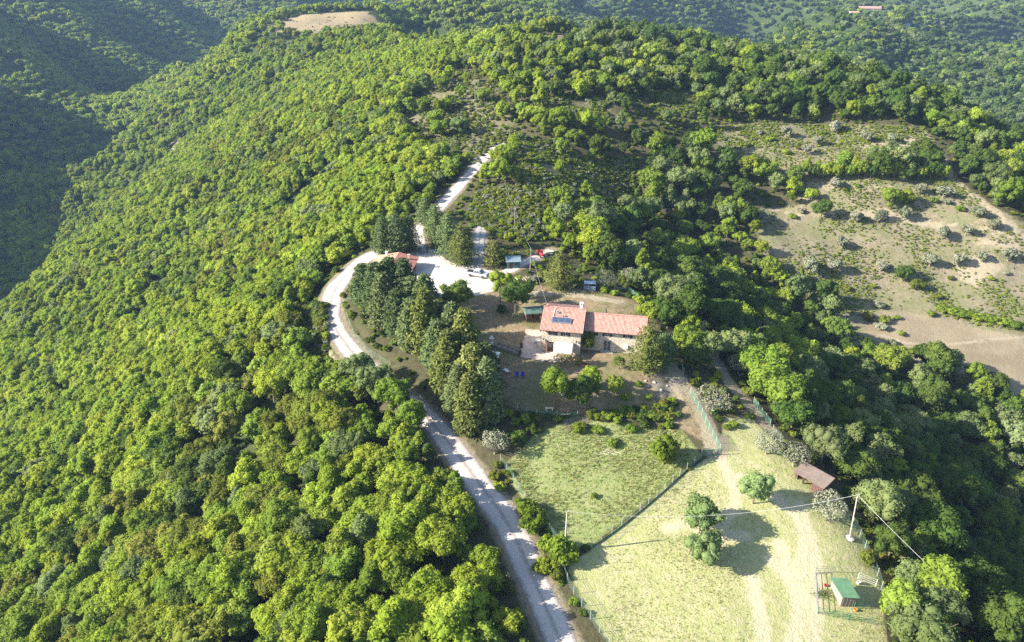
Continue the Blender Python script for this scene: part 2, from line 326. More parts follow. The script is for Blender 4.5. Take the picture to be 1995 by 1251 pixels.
def ground_material():
    b = NB('ground'); p = b.pos()
    n1 = b.noise(.12, 5, .6, p); n2 = b.noise(.9, 5, .65, p); n3 = b.noise(3.5, 4, .7, p); n4 = b.noise(.035, 3, .5, p)
    def soft(name, amt=.8, gain=3.0, src=None):
        f = b.math('ADD', b.attr(name), b.math('MULTIPLY', b.math('SUBTRACT', src or n2, .5), amt))
        return b.math('ADD', b.math('MULTIPLY', b.math('SUBTRACT', f, .5), gain), .5, clamp=True)
    col = b.ramp(n2, [(.3, (.070, .058, .034)), (.5, (.105, .095, .050)), (.7, (.090, .110, .040))])
    col = b.mix(b.attr('farwood'), col, (.060, .085, .026))
    dry = b.ramp(n2, [(.28, (.20, .165, .105)), (.5, (.285, .24, .16)), (.72, (.37, .315, .225))])
    dry = b.mix(b.math('MULTIPLY', b.ramp(n1, [(.40, (0, 0, 0)), (.62, (1, 1, 1))]), .65), dry, b.ramp(n3, [(.35, (.125, .155, .050)), (.65, (.24, .25, .115))]))
    col = b.mix(soft('dry'), col, dry)
    col = b.mix(soft('mown', .5), col, b.ramp(n1, [(.35, (.27, .215, .14)), (.65, (.36, .30, .20))]))
    col = b.mix(soft('straw', 1.3, 2.5, n1), col, b.ramp(n2, [(.3, (.30, .225, .125)), (.7, (.46, .37, .23))]))
    lawn = b.ramp(n2, [(.3, (.20, .145, .085)), (.55, (.33, .25, .155)), (.75, (.40, .33, .20))])
    lawn = b.mix(b.ramp(n1, [(.44, (0, 0, 0)), (.62, (.85, .85, .85))]), lawn, (.16, .175, .065))
    col = b.mix(soft('lawn', .5), col, lawn)
    grn = b.ramp(n3, [(.30, (.15, .21, .050)), (.48, (.255, .315, .100)), (.68, (.41, .43, .19))])
    grn = b.mix(b.ramp(n2, [(.45, (0, 0, 0)), (.66, (.75, .75, .75))]), grn, (.36, .35, .17))
    col = b.mix(soft('grn', .7), col, grn)
    pad = b.ramp(n3, [(.28, (.30, .345, .12)), (.5, (.44, .45, .19)), (.72, (.57, .545, .30))])
    pad = b.mix(b.ramp(n2, [(.46, (0, 0, 0)), (.64, (.9, .9, .9))]), pad, (.57, .51, .30))
    pad = b.mix(b.ramp(n1, [(.52, (0, 0, 0)), (.7, (.65, .65, .65))]), pad, (.38, .41, .16))
    col = b.mix(soft('pad', .5), col, pad)
    col = b.mix(b.math('MULTIPLY', soft('trail', .9, 2.2, n3), .9), col, b.ramp(n3, [(.3, (.56, .49, .30)), (.7, (.72, .65, .45))]))
    col = b.mix(soft('bare', 1.4, 2.0), col, b.ramp(n3, [(.3, (.32, .265, .175)), (.7, (.50, .43, .31))]))
    col = b.mix(soft('verge', .9, 2.2), col, b.ramp(n3, [(.3, (.20, .165, .105)), (.7, (.40, .34, .24))]))
    col = b.mix(soft('grav', .4), col, b.ramp(n3, [(.3, (.54, .50, .44)), (.7, (.66, .62, .56))]))
    rk = b.node('ShaderNodeTexVoronoi', {'Scale': .55, 'Vector': p}).outputs['Distance']
    col = b.mix(soft('rock', .9, 2.5), col, b.ramp(rk, [(.0, (.40, .36, .30)), (.5, (.24, .21, .16)), (.9, (.10, .09, .06))]))
    col = b.node('ShaderNodeHueSaturation', {'Color': col, 'Value': .70}).outputs[0]
    h = b.math('ADD', n3, b.math('MULTIPLY', n2, 1.4))
    return b.principled(col, .95, b.bump(h, .55, .25), .1)
ny, nx = X.shape; ii = np.arange(ny * nx).reshape(ny, nx)
Q = np.stack([ii[:-1, :-1], ii[:-1, 1:], ii[1:, 1:], ii[1:, :-1]], -1).reshape(-1, 4)
gm = mesh_np('ground', np.stack([X, Y, Z], -1).reshape(-1, 3), Q, ground_material(), smooth=True)
for k, v in M.items():
    a = gm.attributes.new(k, 'FLOAT', 'POINT'); a.data.foreach_set('value', v.ravel().astype(np.float32))
tag(link('ground', gm), kind='structure')

def gravel_material(name, a, c):
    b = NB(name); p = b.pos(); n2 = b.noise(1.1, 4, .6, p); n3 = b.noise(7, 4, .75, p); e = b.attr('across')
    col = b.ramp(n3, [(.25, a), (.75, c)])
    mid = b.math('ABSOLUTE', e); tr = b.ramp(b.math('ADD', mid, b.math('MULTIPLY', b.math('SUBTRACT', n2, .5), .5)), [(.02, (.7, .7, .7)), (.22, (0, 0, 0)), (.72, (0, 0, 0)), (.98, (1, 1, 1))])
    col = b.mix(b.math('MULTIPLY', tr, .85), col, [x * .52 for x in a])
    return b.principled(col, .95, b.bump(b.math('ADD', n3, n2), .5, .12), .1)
GRAVEL = gravel_material('pale_gravel', (.36, .32, .295), (.53, .485, .45)); SHADEGRAVEL = gravel_material('shaded_gravel', (.22, .21, .20), (.36, .345, .33))  # second gravel is darkened to paint in the shade over the side track
def ribbon(name, line, width, mat, lift=.05, nacross=9):
    t = np.gradient(line[:, :2], axis=0); t /= np.linalg.norm(t, axis=1)[:, None] + 1e-9; nrm = np.stack([-t[:, 1], t[:, 0]], 1)
    s = np.linspace(-1, 1, nacross); k = np.arange(len(line))
    wl = width / 2 * (1 + .22 * vnoise(k / 3.1, k * 0 + 3.0, 5) + .25 * vnoise(k / 9.0, k * 0, 8)); wr = width / 2 * (1 + .22 * vnoise(k / 2.7, k * 0 + 9.0, 6) + .25 * vnoise(k / 8.0, k * 0, 9))
    off = np.where(s[None] < 0, s[None] * wl[:, None], s[None] * wr[:, None])
    XY = line[:, None, :2] + nrm[:, None, :] * off[..., None]
    zz = zat(XY[..., 0], XY[..., 1]) + lift - .035 * np.abs(s[None]) ** 4 * 1.6
    V = np.concatenate([XY, zz[..., None]], -1).reshape(-1, 3); r, c = len(line), nacross; g = np.arange(r * c).reshape(r, c)
    Fq = np.stack([g[:-1, :-1], g[:-1, 1:], g[1:, 1:], g[1:, :-1]], -1).reshape(-1, 4)
    me = mesh_np(name, V, Fq[:, ::-1], mat, smooth=True); a = me.attributes.new('across', 'FLOAT', 'POINT'); a.data.foreach_set('value', np.tile(s, r).astype(np.float32))
    return tag(link(name, me), kind='structure')
for nm, l, w in ROADS: ribbon(nm, l, w, SHADEGRAVEL if nm in ('side_track',) else GRAVEL, lift=.07 if nm == 'gravel_drive' else .075 if nm == 'uphill_track' else .065)
def sheet(name, poly, mat, lift, step=.4):
    q = np.asarray(poly)[:, :2]; xs = np.arange(q[:, 0].min(), q[:, 0].max() + step, step); ys = np.arange(q[:, 1].min(), q[:, 1].max() + step, step)
    gx, gy = np.meshgrid(xs, ys); sd = poly_sd(gx, gy, q) + .35 * vnoise(gx / .9, gy / .9, 4); ins = sd > 0
    k = np.arange(gx.size).reshape(gx.shape); ok = ins[:-1, :-1] & ins[1:, :-1] & ins[:-1, 1:] & ins[1:, 1:]
    Fq = np.stack([k[:-1, :-1], k[:-1, 1:], k[1:, 1:], k[1:, :-1]], -1)[ok]
    us, inv = np.unique(Fq, return_inverse=True); V = np.stack([gx, gy, zat(gx, gy) + lift], -1).reshape(-1, 3)[us]
    me = mesh_np(name, V, inv.reshape(-1, 4), mat, smooth=True); a = me.attributes.new('across', 'FLOAT', 'POINT'); a.data.foreach_set('value', np.full(len(V), .45, np.float32))
    return tag(link(name, me), kind='structure')
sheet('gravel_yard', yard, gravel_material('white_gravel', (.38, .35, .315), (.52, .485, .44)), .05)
def paving_material():
    b = NB('paving'); p = b.node('ShaderNodeTexCoord').outputs['Object']
    br = b.node('ShaderNodeTexBrick', {'Vector': p, 'Color1': (.40, .30, .24, 1), 'Color2': (.48, .375, .32, 1), 'Mortar': (.28, .23, .20, 1), 'Scale': 2.2, 'Mortar Size': .03})
    n = b.noise(1.2, 4, .6, p); col = b.mix(b.math('MULTIPLY', n, .5), br.outputs['Color'], (.50, .43, .38))
    return b.principled(col, .9, b.bump(n, .2, .05), .15)
sheet('patio', WP([(1024,642),(1054,642),(1062,690),(1090,696),(1112,700),(1095,708),(1050,703),(1010,696),(1017,665)]), paving_material(), .06, .3)

# ------------------------------------------------------------------ foliage
def leaf_material(name, lo, mid, hi, trans=.48):
    b = NB(name); p = b.pos(); rnd = b.node('ShaderNodeObjectInfo').outputs['Random']; t = b.attr('tint')
    big = b.noise(.03, 2, .5, p)
    f = b.math('ADD', b.math('MULTIPLY', t, .45), b.math('ADD', b.math('MULTIPLY', rnd, .40), b.math('MULTIPLY', b.math('SUBTRACT', big, .5), .9)))
    col = b.ramp(f, [(.08, lo), (.42, mid), (.8, hi)])
    hs = b.node('ShaderNodeHueSaturation', {'Color': col, 'Saturation': 1.0})
    b.L.new(b.math('ADD', b.math('MULTIPLY', b.math('FRACT', b.math('MULTIPLY', rnd, 7.31)), .022), .490), hs.inputs['Hue'])
    b.L.new(b.math('ADD', b.math('MULTIPLY', b.math('FRACT', b.math('MULTIPLY', rnd, 13.7)), .4), .85), hs.inputs['Value'])
    d = b.node('ShaderNodeBsdfDiffuse', {'Color': hs.outputs[0]}); tr = b.node('ShaderNodeBsdfTranslucent', {'Color': hs.outputs[0]})
    m = b.node('ShaderNodeMixShader', {0: trans}); b.L.new(d.outputs[0], m.inputs[1]); b.L.new(tr.outputs[0], m.inputs[2]); b.L.new(m.outputs[0], b.out.inputs[0])
    return b.m
LEAF = {
 'yellow': leaf_material('leaves_yellow_green', (.185, .245, .026), (.240, .305, .036), (.300, .350, .054)),
 'mid': leaf_material('leaves_mid_green', (.142, .208, .028), (.195, .264, .040), (.245, .305, .056)),
 'dark': leaf_material('leaves_dark_green', (.064, .105, .023), (.090, .138, .029), (.126, .168, .038)),
 'grey': leaf_material('leaves_grey_green', (.125, .172, .056), (.170, .215, .080), (.215, .250, .110)),
 'olive': leaf_material('leaves_olive', (.150, .168, .100), (.200, .212, .140), (.270, .270, .200), .2),
 'bright': leaf_material('leaves_bright_green', (.120, .180, .020), (.165, .225, .030), (.225, .265, .052)),
 'needle': leaf_material('needles_blue_green', (.085, .128, .048), (.120, .165, .062), (.175, .205, .085), .25),
 'needle_olive': leaf_material('needles_olive_green', (.115, .142, .036), (.155, .178, .048), (.205, .215, .070), .25),
 'rust': leaf_material('leaves_rusty_green', (.120, .148, .024), (.172, .195, .034), (.225, .230, .055)),
 'sage': leaf_material('leaves_sage_green', (.125, .185, .062), (.165, .228, .085), (.215, .275, .120), .35),
}
BARK = plain('bark', (.16, .12, .085), .95, .4, 4); BARKGREY = plain('bark_grey', (.26, .23, .19), .95, .35, 4)
_ico = None
def ico():
    t = (1 + 5 ** .5) / 2
    v = np.array([(-1, t, 0), (1, t, 0), (-1, -t, 0), (1, -t, 0), (0, -1, t), (0, 1, t), (0, -1, -t), (0, 1, -t), (t, 0, -1), (t, 0, 1), (-t, 0, -1), (-t, 0, 1)], float)
    f = np.array([(0,11,5),(0,5,1),(0,1,7),(0,7,10),(0,10,11),(1,5,9),(5,11,4),(11,10,2),(10,7,6),(7,1,8),(3,9,4),(3,4,2),(3,2,6),(3,6,8),(3,8,9),(4,9,5),(2,4,11),(6,2,10),(8,6,7),(9,8,1)])
    return v / np.linalg.norm(v[0]), f
ICO_V, ICO_F = ico()
def unit(a): return a / (np.linalg.norm(a, axis=-1, keepdims=True) + 1e-9)
def leaf_cards(c, nrm, size, r, aspect=.62, along=None):
    """one bent diamond of foliage per centre"""
    n = len(c); a = along if along is not None else r.normal(size=(n, 3)); u = unit(a - nrm * (a * nrm).sum(1, keepdims=True)); v = np.cross(nrm, u)
    s = np.asarray(size).reshape(-1, 1) * np.ones((n, 1)); k = nrm * s * .18
    V = np.stack([c - u * s - k, c + v * s * aspect + k, c + u * s - k, c - v * s * aspect + k], 1).reshape(-1, 3)
    return V, np.arange(n * 4).reshape(n, 4)
class Fol:
    """gathers leaf cards and clump cores into one crown mesh"""
    def __init__(s): s.V, s.Q, s.T, s.tq, s.tt, s.n = [], [], [], [], [], 0
    def cards(s, c, nrm, size, r, tint, **k):
        if len(c) == 0: return
        V, Q = leaf_cards(c, nrm, size, r, **k); s.V.append(V); s.Q.append(Q + s.n); s.n += len(V); s.tt.append(np.repeat(tint, 4))
    def core(s, c, rad, r, tint):
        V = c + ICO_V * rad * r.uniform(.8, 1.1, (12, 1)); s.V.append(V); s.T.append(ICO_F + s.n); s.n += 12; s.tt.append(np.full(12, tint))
    def mesh(s, name, mat):
        Fs = ([np.concatenate(s.Q)] if s.Q else []) + ([np.concatenate(s.T)] if s.T else [])
        return mesh_np(name, np.concatenate(s.V), Fs, mat, tint=np.clip(np.concatenate(s.tt), 0, 1))
def broad_crown(name, mat, seed, R, H, base=.22, clumps=34, leaves=80, size=.30, core=True, flat=1.0, gap=0.0, peaked=.0):
    """rounded crown of foliage clumps from base*H up to H"""
    r = np.random.default_rng(seed); f = Fol(); cz, rz = H * (1 + base) / 2, H * (1 - base) / 2
    d = unit(r.normal(size=(clumps, 3))); d[:, 2] = np.where(r.random(clumps) < .72, np.abs(d[:, 2]), d[:, 2]); q = r.uniform(.35, .86, (clumps, 1)) ** .7
    lump = 1 + .34 * np.sin(d[:, :1] * 3 + seed) * np.cos(d[:, 1:2] * 2.3 + seed * 1.7)
    cc = d * q * lump * np.array([R * .80, R * .80, rz * .82 * flat]) + np.array([0, 0, cz]); cc[:, :2] *= (1 - peaked * np.clip((cc[:, 2:] - cz) / rz, 0, 1))
    cr = R * r.uniform(.26, .44, clumps) * min(1.0, (40 / clumps) ** .5)
    for k in range(clumps):
        m = int(leaves * r.uniform(.8, 1.2) * (1 - gap * r.random())); e = unit(r.normal(size=(m, 3)) + np.array([0, 0, .25]))
        p = cc[k] + e * cr[k] * r.uniform(.72, 1.12, (m, 1)) * np.array([1, 1, .85])
        dd = np.linalg.norm(p[:, None] - cc[None], axis=2) / cr[None]; dd[:, k] = 9; keep = dd.min(1) > .74; p, e = p[keep], e[keep]
        nr = unit(e * .9 + r.normal(size=e.shape) * .48 + np.array([0, 0, .22])); t0 = r.uniform(.25, .75)
        f.cards(p, nr, size * r.uniform(.6, 1.25, len(p)), r, t0 + r.normal(0, .16, len(p)))
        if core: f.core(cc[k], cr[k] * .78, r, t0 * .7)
    return f.mesh(name, mat)
def conifer_crown(name, mat, seed, R, H, levels=15, per=9, dens=26, size=.24, droop=.15, base=.08, blunt=.0):
    """whorls of feathered branches round a leader"""
    r = np.random.default_rng(seed); f = Fol()
    for l in range(levels):
        t = (l + r.uniform(-.25, .25)) / levels; z = H * (base + (1 - base) * t); br = R * (1 - t) ** (.75 - blunt * .35) * (1.0 if t > .12 else .8) + .12
        nb = max(4, int(per * (1 - .45 * t))); a0 = r.uniform(0, 6.28)
        for k in range(nb):
            a = a0 + 6.283 * k / nb + r.uniform(-.25, .25); L = br * r.uniform(.72, 1.18); m = max(8, int(dens * L / R + 8)); s = r.random(m) ** .65
            dirv = np.array([math.cos(a), math.sin(a), 0]); sd = np.array([-math.sin(a), math.cos(a), 0]); up = r.uniform(.05, .45)
            wd = .13 * R + .22 * L * np.sin(np.clip(s, 0, 1) * 2.6)[:, None] * .6
            p = dirv * (s * L)[:, None] + sd * r.normal(0, 1, (m, 1)) * wd * .8 + np.array([0, 0, 1]) * (z + up * L * s - droop * L * s ** 2 + r.normal(0, .10 * R / 3, m))[:, None]
            nr = unit(np.array([0, 0, .75]) + dirv * .45 + r.normal(size=(m, 3)) * .45); al = dirv + sd * r.normal(0, .6, (m, 1)) + np.array([0, 0, .25])
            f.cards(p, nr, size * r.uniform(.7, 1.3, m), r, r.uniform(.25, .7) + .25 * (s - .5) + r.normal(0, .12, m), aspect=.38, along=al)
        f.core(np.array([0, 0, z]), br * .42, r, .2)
    f.cards(np.array([[0, 0, H], [0, 0, H - .25]]), unit(np.array([[1., .2, .2], [.2, 1, .2]])), .35, r, np.array([.5, .5]), aspect=.3, along=np.array([[0, 0, 1.], [0, 0, 1.]]))
    return f.mesh(name, mat)
def tube(pts, rad, n=7):
    pts = np.asarray(pts, float); V, Q = [], []; t = unit(np.gradient(pts, axis=0)); a = np.array([.3, .9, .1])
    for k, (p, d) in enumerate(zip(pts, t)):
        u = unit(np.cross(d, a)); v = np.cross(d, u); th = np.arange(n) * 2 * math.pi / n
        V.append(p + rad[k] * (np.cos(th)[:, None] * u + np.sin(th)[:, None] * v))
    for k in range(len(pts) - 1):
        for j in range(n): Q.append((k * n + j, k * n + (j + 1) % n, (k + 1) * n + (j + 1) % n, (k + 1) * n + j))
    return np.concatenate(V), np.array(Q)
def trunk_mesh(name, seed, H, R, rad=.2, limbs=5, mat=None, fork=.3):
    r = np.random.default_rng(seed); Vs, Qs, n = [], [], 0
    top = H * .72; bend = r.normal(0, .25, 2); z = np.array([-.5, 0, .25, .5, .75, 1]) * 1.0
    pts = np.stack([bend[0] * np.clip(z, 0, 1) ** 2, bend[1] * np.clip(z, 0, 1) ** 2, np.where(z < 0, -.6, z * top)], 1)
    V, Q = tube(pts, rad * np.array([1.5, 1.25, .9, .75, .5, .2])); Vs.append(V); Qs.append(Q); n += len(V)
    for k in range(limbs):
        s = r.uniform(fork, .8); p0 = np.array([bend[0] * s * s, bend[1] * s * s, s * top]); a = 6.283 * k / limbs + r.uniform(-.4, .4); L = R * r.uniform(.55, .85)
        p2 = p0 + np.array([math.cos(a) * L, math.sin(a) * L, L * r.uniform(.5, 1.0)]); p1 = (p0 + p2) / 2 + np.array([0, 0, -.12 * L])
        V, Q = tube([p0, p1, p2], rad * np.array([.6, .38, .12]), 5); Vs.append(V); Qs.append(Q + n); n += len(V)
    return mesh_np(name, np.concatenate(Vs), np.concatenate(Qs), mat or BARK, smooth=True)
# prototypes: detailed crowns (near), plain crowns (far); one set per leaf colour
NEARK = ['yellow', 'mid', 'dark', 'grey', 'rust']
SHAPES = [(3.4, 7.2, .20, .0), (3.0, 7.8, .18, .3), (3.9, 7.0, .22, .0), (2.2, 8.2, .12, .45), (3.5, 8.2, .25, .1), (3.1, 6.2, .12, .0)]
def recolour(me, name, mat):
    m = me.copy(); m.name = name; m.materials.clear(); m.materials.append(mat); return m
CROWN, MIDC, FARC, TRUNK = {}, {}, {}, []
for s, (R, H, bs, pk) in enumerate(SHAPES):
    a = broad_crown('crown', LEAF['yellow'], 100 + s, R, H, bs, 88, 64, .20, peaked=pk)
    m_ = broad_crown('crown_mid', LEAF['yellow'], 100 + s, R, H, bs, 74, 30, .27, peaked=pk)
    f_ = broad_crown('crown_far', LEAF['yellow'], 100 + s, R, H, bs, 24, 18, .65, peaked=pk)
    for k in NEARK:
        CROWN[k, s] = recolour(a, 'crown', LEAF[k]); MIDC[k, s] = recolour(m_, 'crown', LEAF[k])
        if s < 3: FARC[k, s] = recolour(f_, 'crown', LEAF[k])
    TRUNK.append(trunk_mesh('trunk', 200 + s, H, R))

def scatter(name, label, pts, idx, scl, rot, protos, cat=None):
    """a mass nobody counts: one object, its plants set out by geometry nodes"""
    me = bpy.data.meshes.new(name); me.vertices.add(len(pts)); me.vertices.foreach_set('co', np.asarray(pts, np.float32).ravel())
    for nm, ty, arr in (('pick', 'INT', idx), ('size', 'FLOAT_VECTOR', scl), ('turn', 'FLOAT_VECTOR', rot)):
        a = me.attributes.new(nm, ty, 'POINT'); a.data.foreach_set('vector' if ty == 'FLOAT_VECTOR' else 'value', np.ascontiguousarray(arr, np.int32 if ty == 'INT' else np.float32).ravel())
    o = link(name, me); tag(o, label, cat, kind='stuff')
    g = bpy.data.node_groups.new(name, 'GeometryNodeTree'); g.interface.new_socket('Geometry', in_out='INPUT', socket_type='NodeSocketGeometry'); g.interface.new_socket('Geometry', in_out='OUTPUT', socket_type='NodeSocketGeometry')
    gi, go, jn = g.nodes.new('NodeGroupInput'), g.nodes.new('NodeGroupOutput'), g.nodes.new('GeometryNodeJoinGeometry')
    def na(nm, dt):
        q = g.nodes.new('GeometryNodeInputNamedAttribute'); q.data_type = dt; q.inputs[0].default_value = nm; return q.outputs[0]
    pk, sz, tn = na('pick', 'INT'), na('size', 'FLOAT_VECTOR'), na('turn', 'FLOAT_VECTOR')
    for k, pm in enumerate(protos):
        if not (np.asarray(idx) == k).any(): continue
        po = bpy.data.objects.new(pm.name + '_source', pm); oi = g.nodes.new('GeometryNodeObjectInfo'); oi.inputs['Object'].default_value = po; oi.transform_space = 'ORIGINAL'
        cmp_ = g.nodes.new('FunctionNodeCompare'); cmp_.data_type = 'INT'; cmp_.operation = 'EQUAL'; g.links.new(pk, cmp_.inputs[2]); cmp_.inputs[3].default_value = k
        ip = g.nodes.new('GeometryNodeInstanceOnPoints'); g.links.new(gi.outputs[0], ip.inputs['Points']); g.links.new(cmp_.outputs[0], ip.inputs['Selection'])
        g.links.new(oi.outputs['Geometry'], ip.inputs['Instance']); g.links.new(tn, ip.inputs['Rotation']); g.links.new(sz, ip.inputs['Scale']); g.links.new(ip.outputs[0], jn.inputs[0])
    g.links.new(jn.outputs[0], go.inputs[0]); md = o.modifiers.new('plants', 'NODES'); md.node_group = g
    return o

# ------------------------------------------------------------------ the woods
def inside(px_poly, x, y, grow=0.0): return poly_sd(x, y, WP(px_poly)[:, :2]) > -grow
CLEAR_PX = [(600,590),(618,540),(700,492),(740,478),(800,436),(850,385),(872,390),(910,380),(960,372),(1080,390),(1090,440),(1060,470),(1120,500),(1200,540),(1230,562),(1290,590),(1320,640),(1340,735),(1400,728),(1440,735),(1480,780),(1530,840),(1600,880),(1680,960),(1740,1060),(1760,1130),(1790,1345),(1800,1480),(1010,1480),(1040,1200),(1000,1110),(965,1050),(930,985),(890,930),(850,880),(820,850),(812,815),(780,775),(730,735),(700,722),(640,740),(585,700)]
HEDGE_PX = [(1555,330),(1690,312),(1832,320),(1838,356),(1700,356),(1556,352)]
clear_w, hedge_w, field_w, straw_w = WP(CLEAR_PX)[:, :2], WP(HEDGE_PX)[:, :2], WP(FIELD_PX)[:, :2], STRAW_W
straw_front = np.array([(-196,585),(-85,580),(-85,625),(-190,630)], float)
scrub_w = [WP(p)[:, :2] for p in SCRUB_PX]
def visible(p, lift, slack=0.0):
    """is the point lift above p in sight of the camera (sampled along the line)"""
    t = np.linspace(.02, .97, 70)[None]; q = p + np.array([0, 0, lift])
    zz = CAMZ + (q[:, 2:3] - CAMZ) * t; return (zz + slack > zat(q[:, :1] * t, q[:, 1:2] * t)).all(1)
def wood_grid(y0, y1, xlim, step, seed):
    r = np.random.default_rng(seed); xs = np.arange(-xlim, xlim, step); ys = np.arange(y0, y1, step * .87); gx, gy = np.meshgrid(xs, ys); gx[1::2] += step / 2
    return np.stack([(gx + r.uniform(-.38, .38, gx.shape) * step).ravel(), (gy + r.uniform(-.38, .38, gy.shape) * step).ravel()], 1)
def survivors(xy, lift=9.0, slack=5.0):
    p = np.concatenate([xy, zat(xy[:, 0], xy[:, 1])[:, None]], 1); q = project(p); top = project(p + np.array([0, 0, 9]))
    ok = (q[:, 0] > -260) & (q[:, 0] < 2255) & (top[:, 1] < 1420) & (q[:, 1] > -60) & (q[:, 2] > 20)
    p, q = p[ok], q[ok]; v = visible(p, lift, slack); return p[v], q[v]
near_p, near_q = survivors(np.concatenate([wood_grid(20, 165, 420, 4.0, 1), wood_grid(165, 470, 420, 3.7, 4)])); far_p, far_q = survivors(wood_grid(470, 900, 900, 6.0, 2)); vfar_p, vfar_q = survivors(wood_grid(900, 2300, 1900, 7.4, 3))
def thin(p, seed):
    """drop what would stand in clearings, on roads and in scrub"""
    r = np.random.default_rng(seed); x, y = p[:, 0], p[:, 1]; k = np.ones(len(p), bool)
    k &= poly_sd(x, y, clear_w) < 0
    fs = poly_sd(x, y, field_w); hg = poly_sd(x, y, hedge_w) > 0; k &= (fs < -1) | hg
    k &= poly_sd(x, y, straw_w) < -2; k &= ~((poly_sd(x, y, straw_front) > 0) & (r.random(len(p)) < .8))
    for w in scrub_w: k &= ~((poly_sd(x, y, w) > 0) & (r.random(len(p)) < .92))
    for _, l, w in ROADS:
        d, _z = line_dist(x, y, l); k &= d > w / 2 + 2.3
    for l in (gully_path, field_track, low_track):
        d, _z = line_dist(x, y, l); k &= d > 2.6
    g = fbm(x, y, 30, 3, 77); k &= ~((g < -.34) & (r.random(len(p)) < .75))
    k &= ~((x > 0) & (y > 150) & (y < 420) & (r.random(len(p)) < .30))
    k &= ~((x > -22) & (x < 70) & (y > 195) & (y < 440) & (r.random(len(p)) < .38))
    return k
rock_p = P(345, 292)
k = thin(near_p, 5) & (np.hypot(near_p[:, 0] - rock_p[0], near_p[:, 1] - rock_p[1]) > 9); near_p, near_q = near_p[k], near_q[k]; k = thin(far_p, 6) & (np.hypot(far_p[:, 0] - rock_p[0], far_p[:, 1] - rock_p[1]) > 9); far_p, far_q = far_p[k], far_q[k]
k = (fbm(vfar_p[:, 0], vfar_p[:, 1], 70, 3, 78) > -.62)
for hp, rr in ((P(1692, 27), 26), (P(1662, 31), 13), (P(1652, 35), 10), (P(1766, 52), 9)):
    dx, dy = vfar_p[:, 0] - hp[0], vfar_p[:, 1] - hp[1]; k &= ~((np.abs(dx) < rr * .75) & (dy > -48) & (dy < rr * .5))
vfar_p, vfar_q = vfar_p[k], vfar_q[k]
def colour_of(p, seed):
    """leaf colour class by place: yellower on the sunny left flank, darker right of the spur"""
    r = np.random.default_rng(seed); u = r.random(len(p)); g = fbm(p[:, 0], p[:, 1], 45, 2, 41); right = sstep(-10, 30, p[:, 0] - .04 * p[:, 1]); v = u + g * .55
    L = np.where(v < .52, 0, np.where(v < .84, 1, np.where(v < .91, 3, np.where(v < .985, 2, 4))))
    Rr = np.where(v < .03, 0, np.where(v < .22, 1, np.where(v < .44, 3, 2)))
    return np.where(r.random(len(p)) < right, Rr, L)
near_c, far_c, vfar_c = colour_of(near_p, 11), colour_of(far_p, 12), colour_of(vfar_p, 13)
r_ = np.random.default_rng(21)
near_s = r_.integers(0, 6, len(near_p)); near_k = r_.uniform(.72, 1.22, len(near_p)) * (1 + .25 * fbm(near_p[:, 0], near_p[:, 1], 35, 2, 50)); near_r = r_.uniform(0, 6.28, len(near_p))
near_k = np.where(near_p[:, 0] < -12 + .02 * near_p[:, 1], .98 + (near_k - .98) * .55, near_k) * np.where((near_p[:, 1] < 150) & (near_p[:, 0] < 0), 1.0, .9)
rd = np.minimum(line_dist(near_p[:, 0], near_p[:, 1], drive)[0], line_dist(near_p[:, 0], near_p[:, 1], uphill)[0]); near_k *= np.clip(.42 + rd / 22, .5, 1.0)
near_k *= np.where(near_p[:, 0] > 20, r_.uniform(.75, 1.3, len(near_p)), 1.0)
big = near_k / near_q[:, 2]; inf = (near_q[:, 0] > -20) & (near_q[:, 0] < 2015) & (near_q[:, 1] > 40) & (near_q[:, 1] < 1285) & visible(near_p, 5, 0)
order = np.argsort(-np.where(inf, big, 0)); chosen = order[:NSINGLE if 'NSINGLE' in globals() else 290]; single = np.zeros(len(near_p), bool); single[chosen] = True
CN = ['yellow-green', 'mid-green', 'dark green', 'grey-green', 'rusty-tinged']
def tree(name, crown, trunk, loc, scale, rz, label, cat='tree', group=None):
    t = empty(name, loc, rz, label, cat, group); t.scale = scale if isinstance(scale, (tuple, list)) else (scale,) * 3
    link('crown', crown, t); link('trunk', trunk, t); return t
for i in chosen:
    c, s, k = int(near_c[i]), int(near_s[i]), float(near_k[i]); px, py, _d = near_q[i]
    if near_p[i, 0] < -5 or px < 1100:
        zone = 'low in the photo, left of the drive' if py > 1020 else 'left of the drive beside the meadow' if py > 830 else 'left of the road bend' if px > 420 else 'far left on the slope'
        grp = 'trees of the dense wood left of the drive'
    else:
        zone = 'in the gully right of the farmhouse' if py < 800 else 'in the gully beyond the paddock fence'; grp = 'trees in the gully right of the farm'
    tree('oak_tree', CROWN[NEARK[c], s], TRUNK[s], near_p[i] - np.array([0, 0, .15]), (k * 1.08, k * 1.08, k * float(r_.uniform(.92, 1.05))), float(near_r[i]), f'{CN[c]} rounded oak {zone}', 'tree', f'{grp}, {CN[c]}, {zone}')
mid = ~single
def vec(n, s): return np.repeat(s[:, None], 3, 1)
def zrot(r): return np.stack([r * 0, r * 0, r], 1)
protos = [MIDC[k, s] for k in NEARK for s in range(6)] + [FARC[k, s] for k in NEARK for s in range(3)]
nA, nB, nC = mid.sum(), len(far_p), len(vfar_p)
pts = np.concatenate([near_p[mid], far_p, vfar_p]); pts[:, 2] -= .3
idx = np.concatenate([near_c[mid] * 6 + near_s[mid], np.where(far_p[:, 1] < 560, far_c * 6 + r_.integers(0, 6, nB), 30 + far_c * 3 + r_.integers(0, 3, nB)), 30 + vfar_c * 3 + r_.integers(0, 3, nC)])
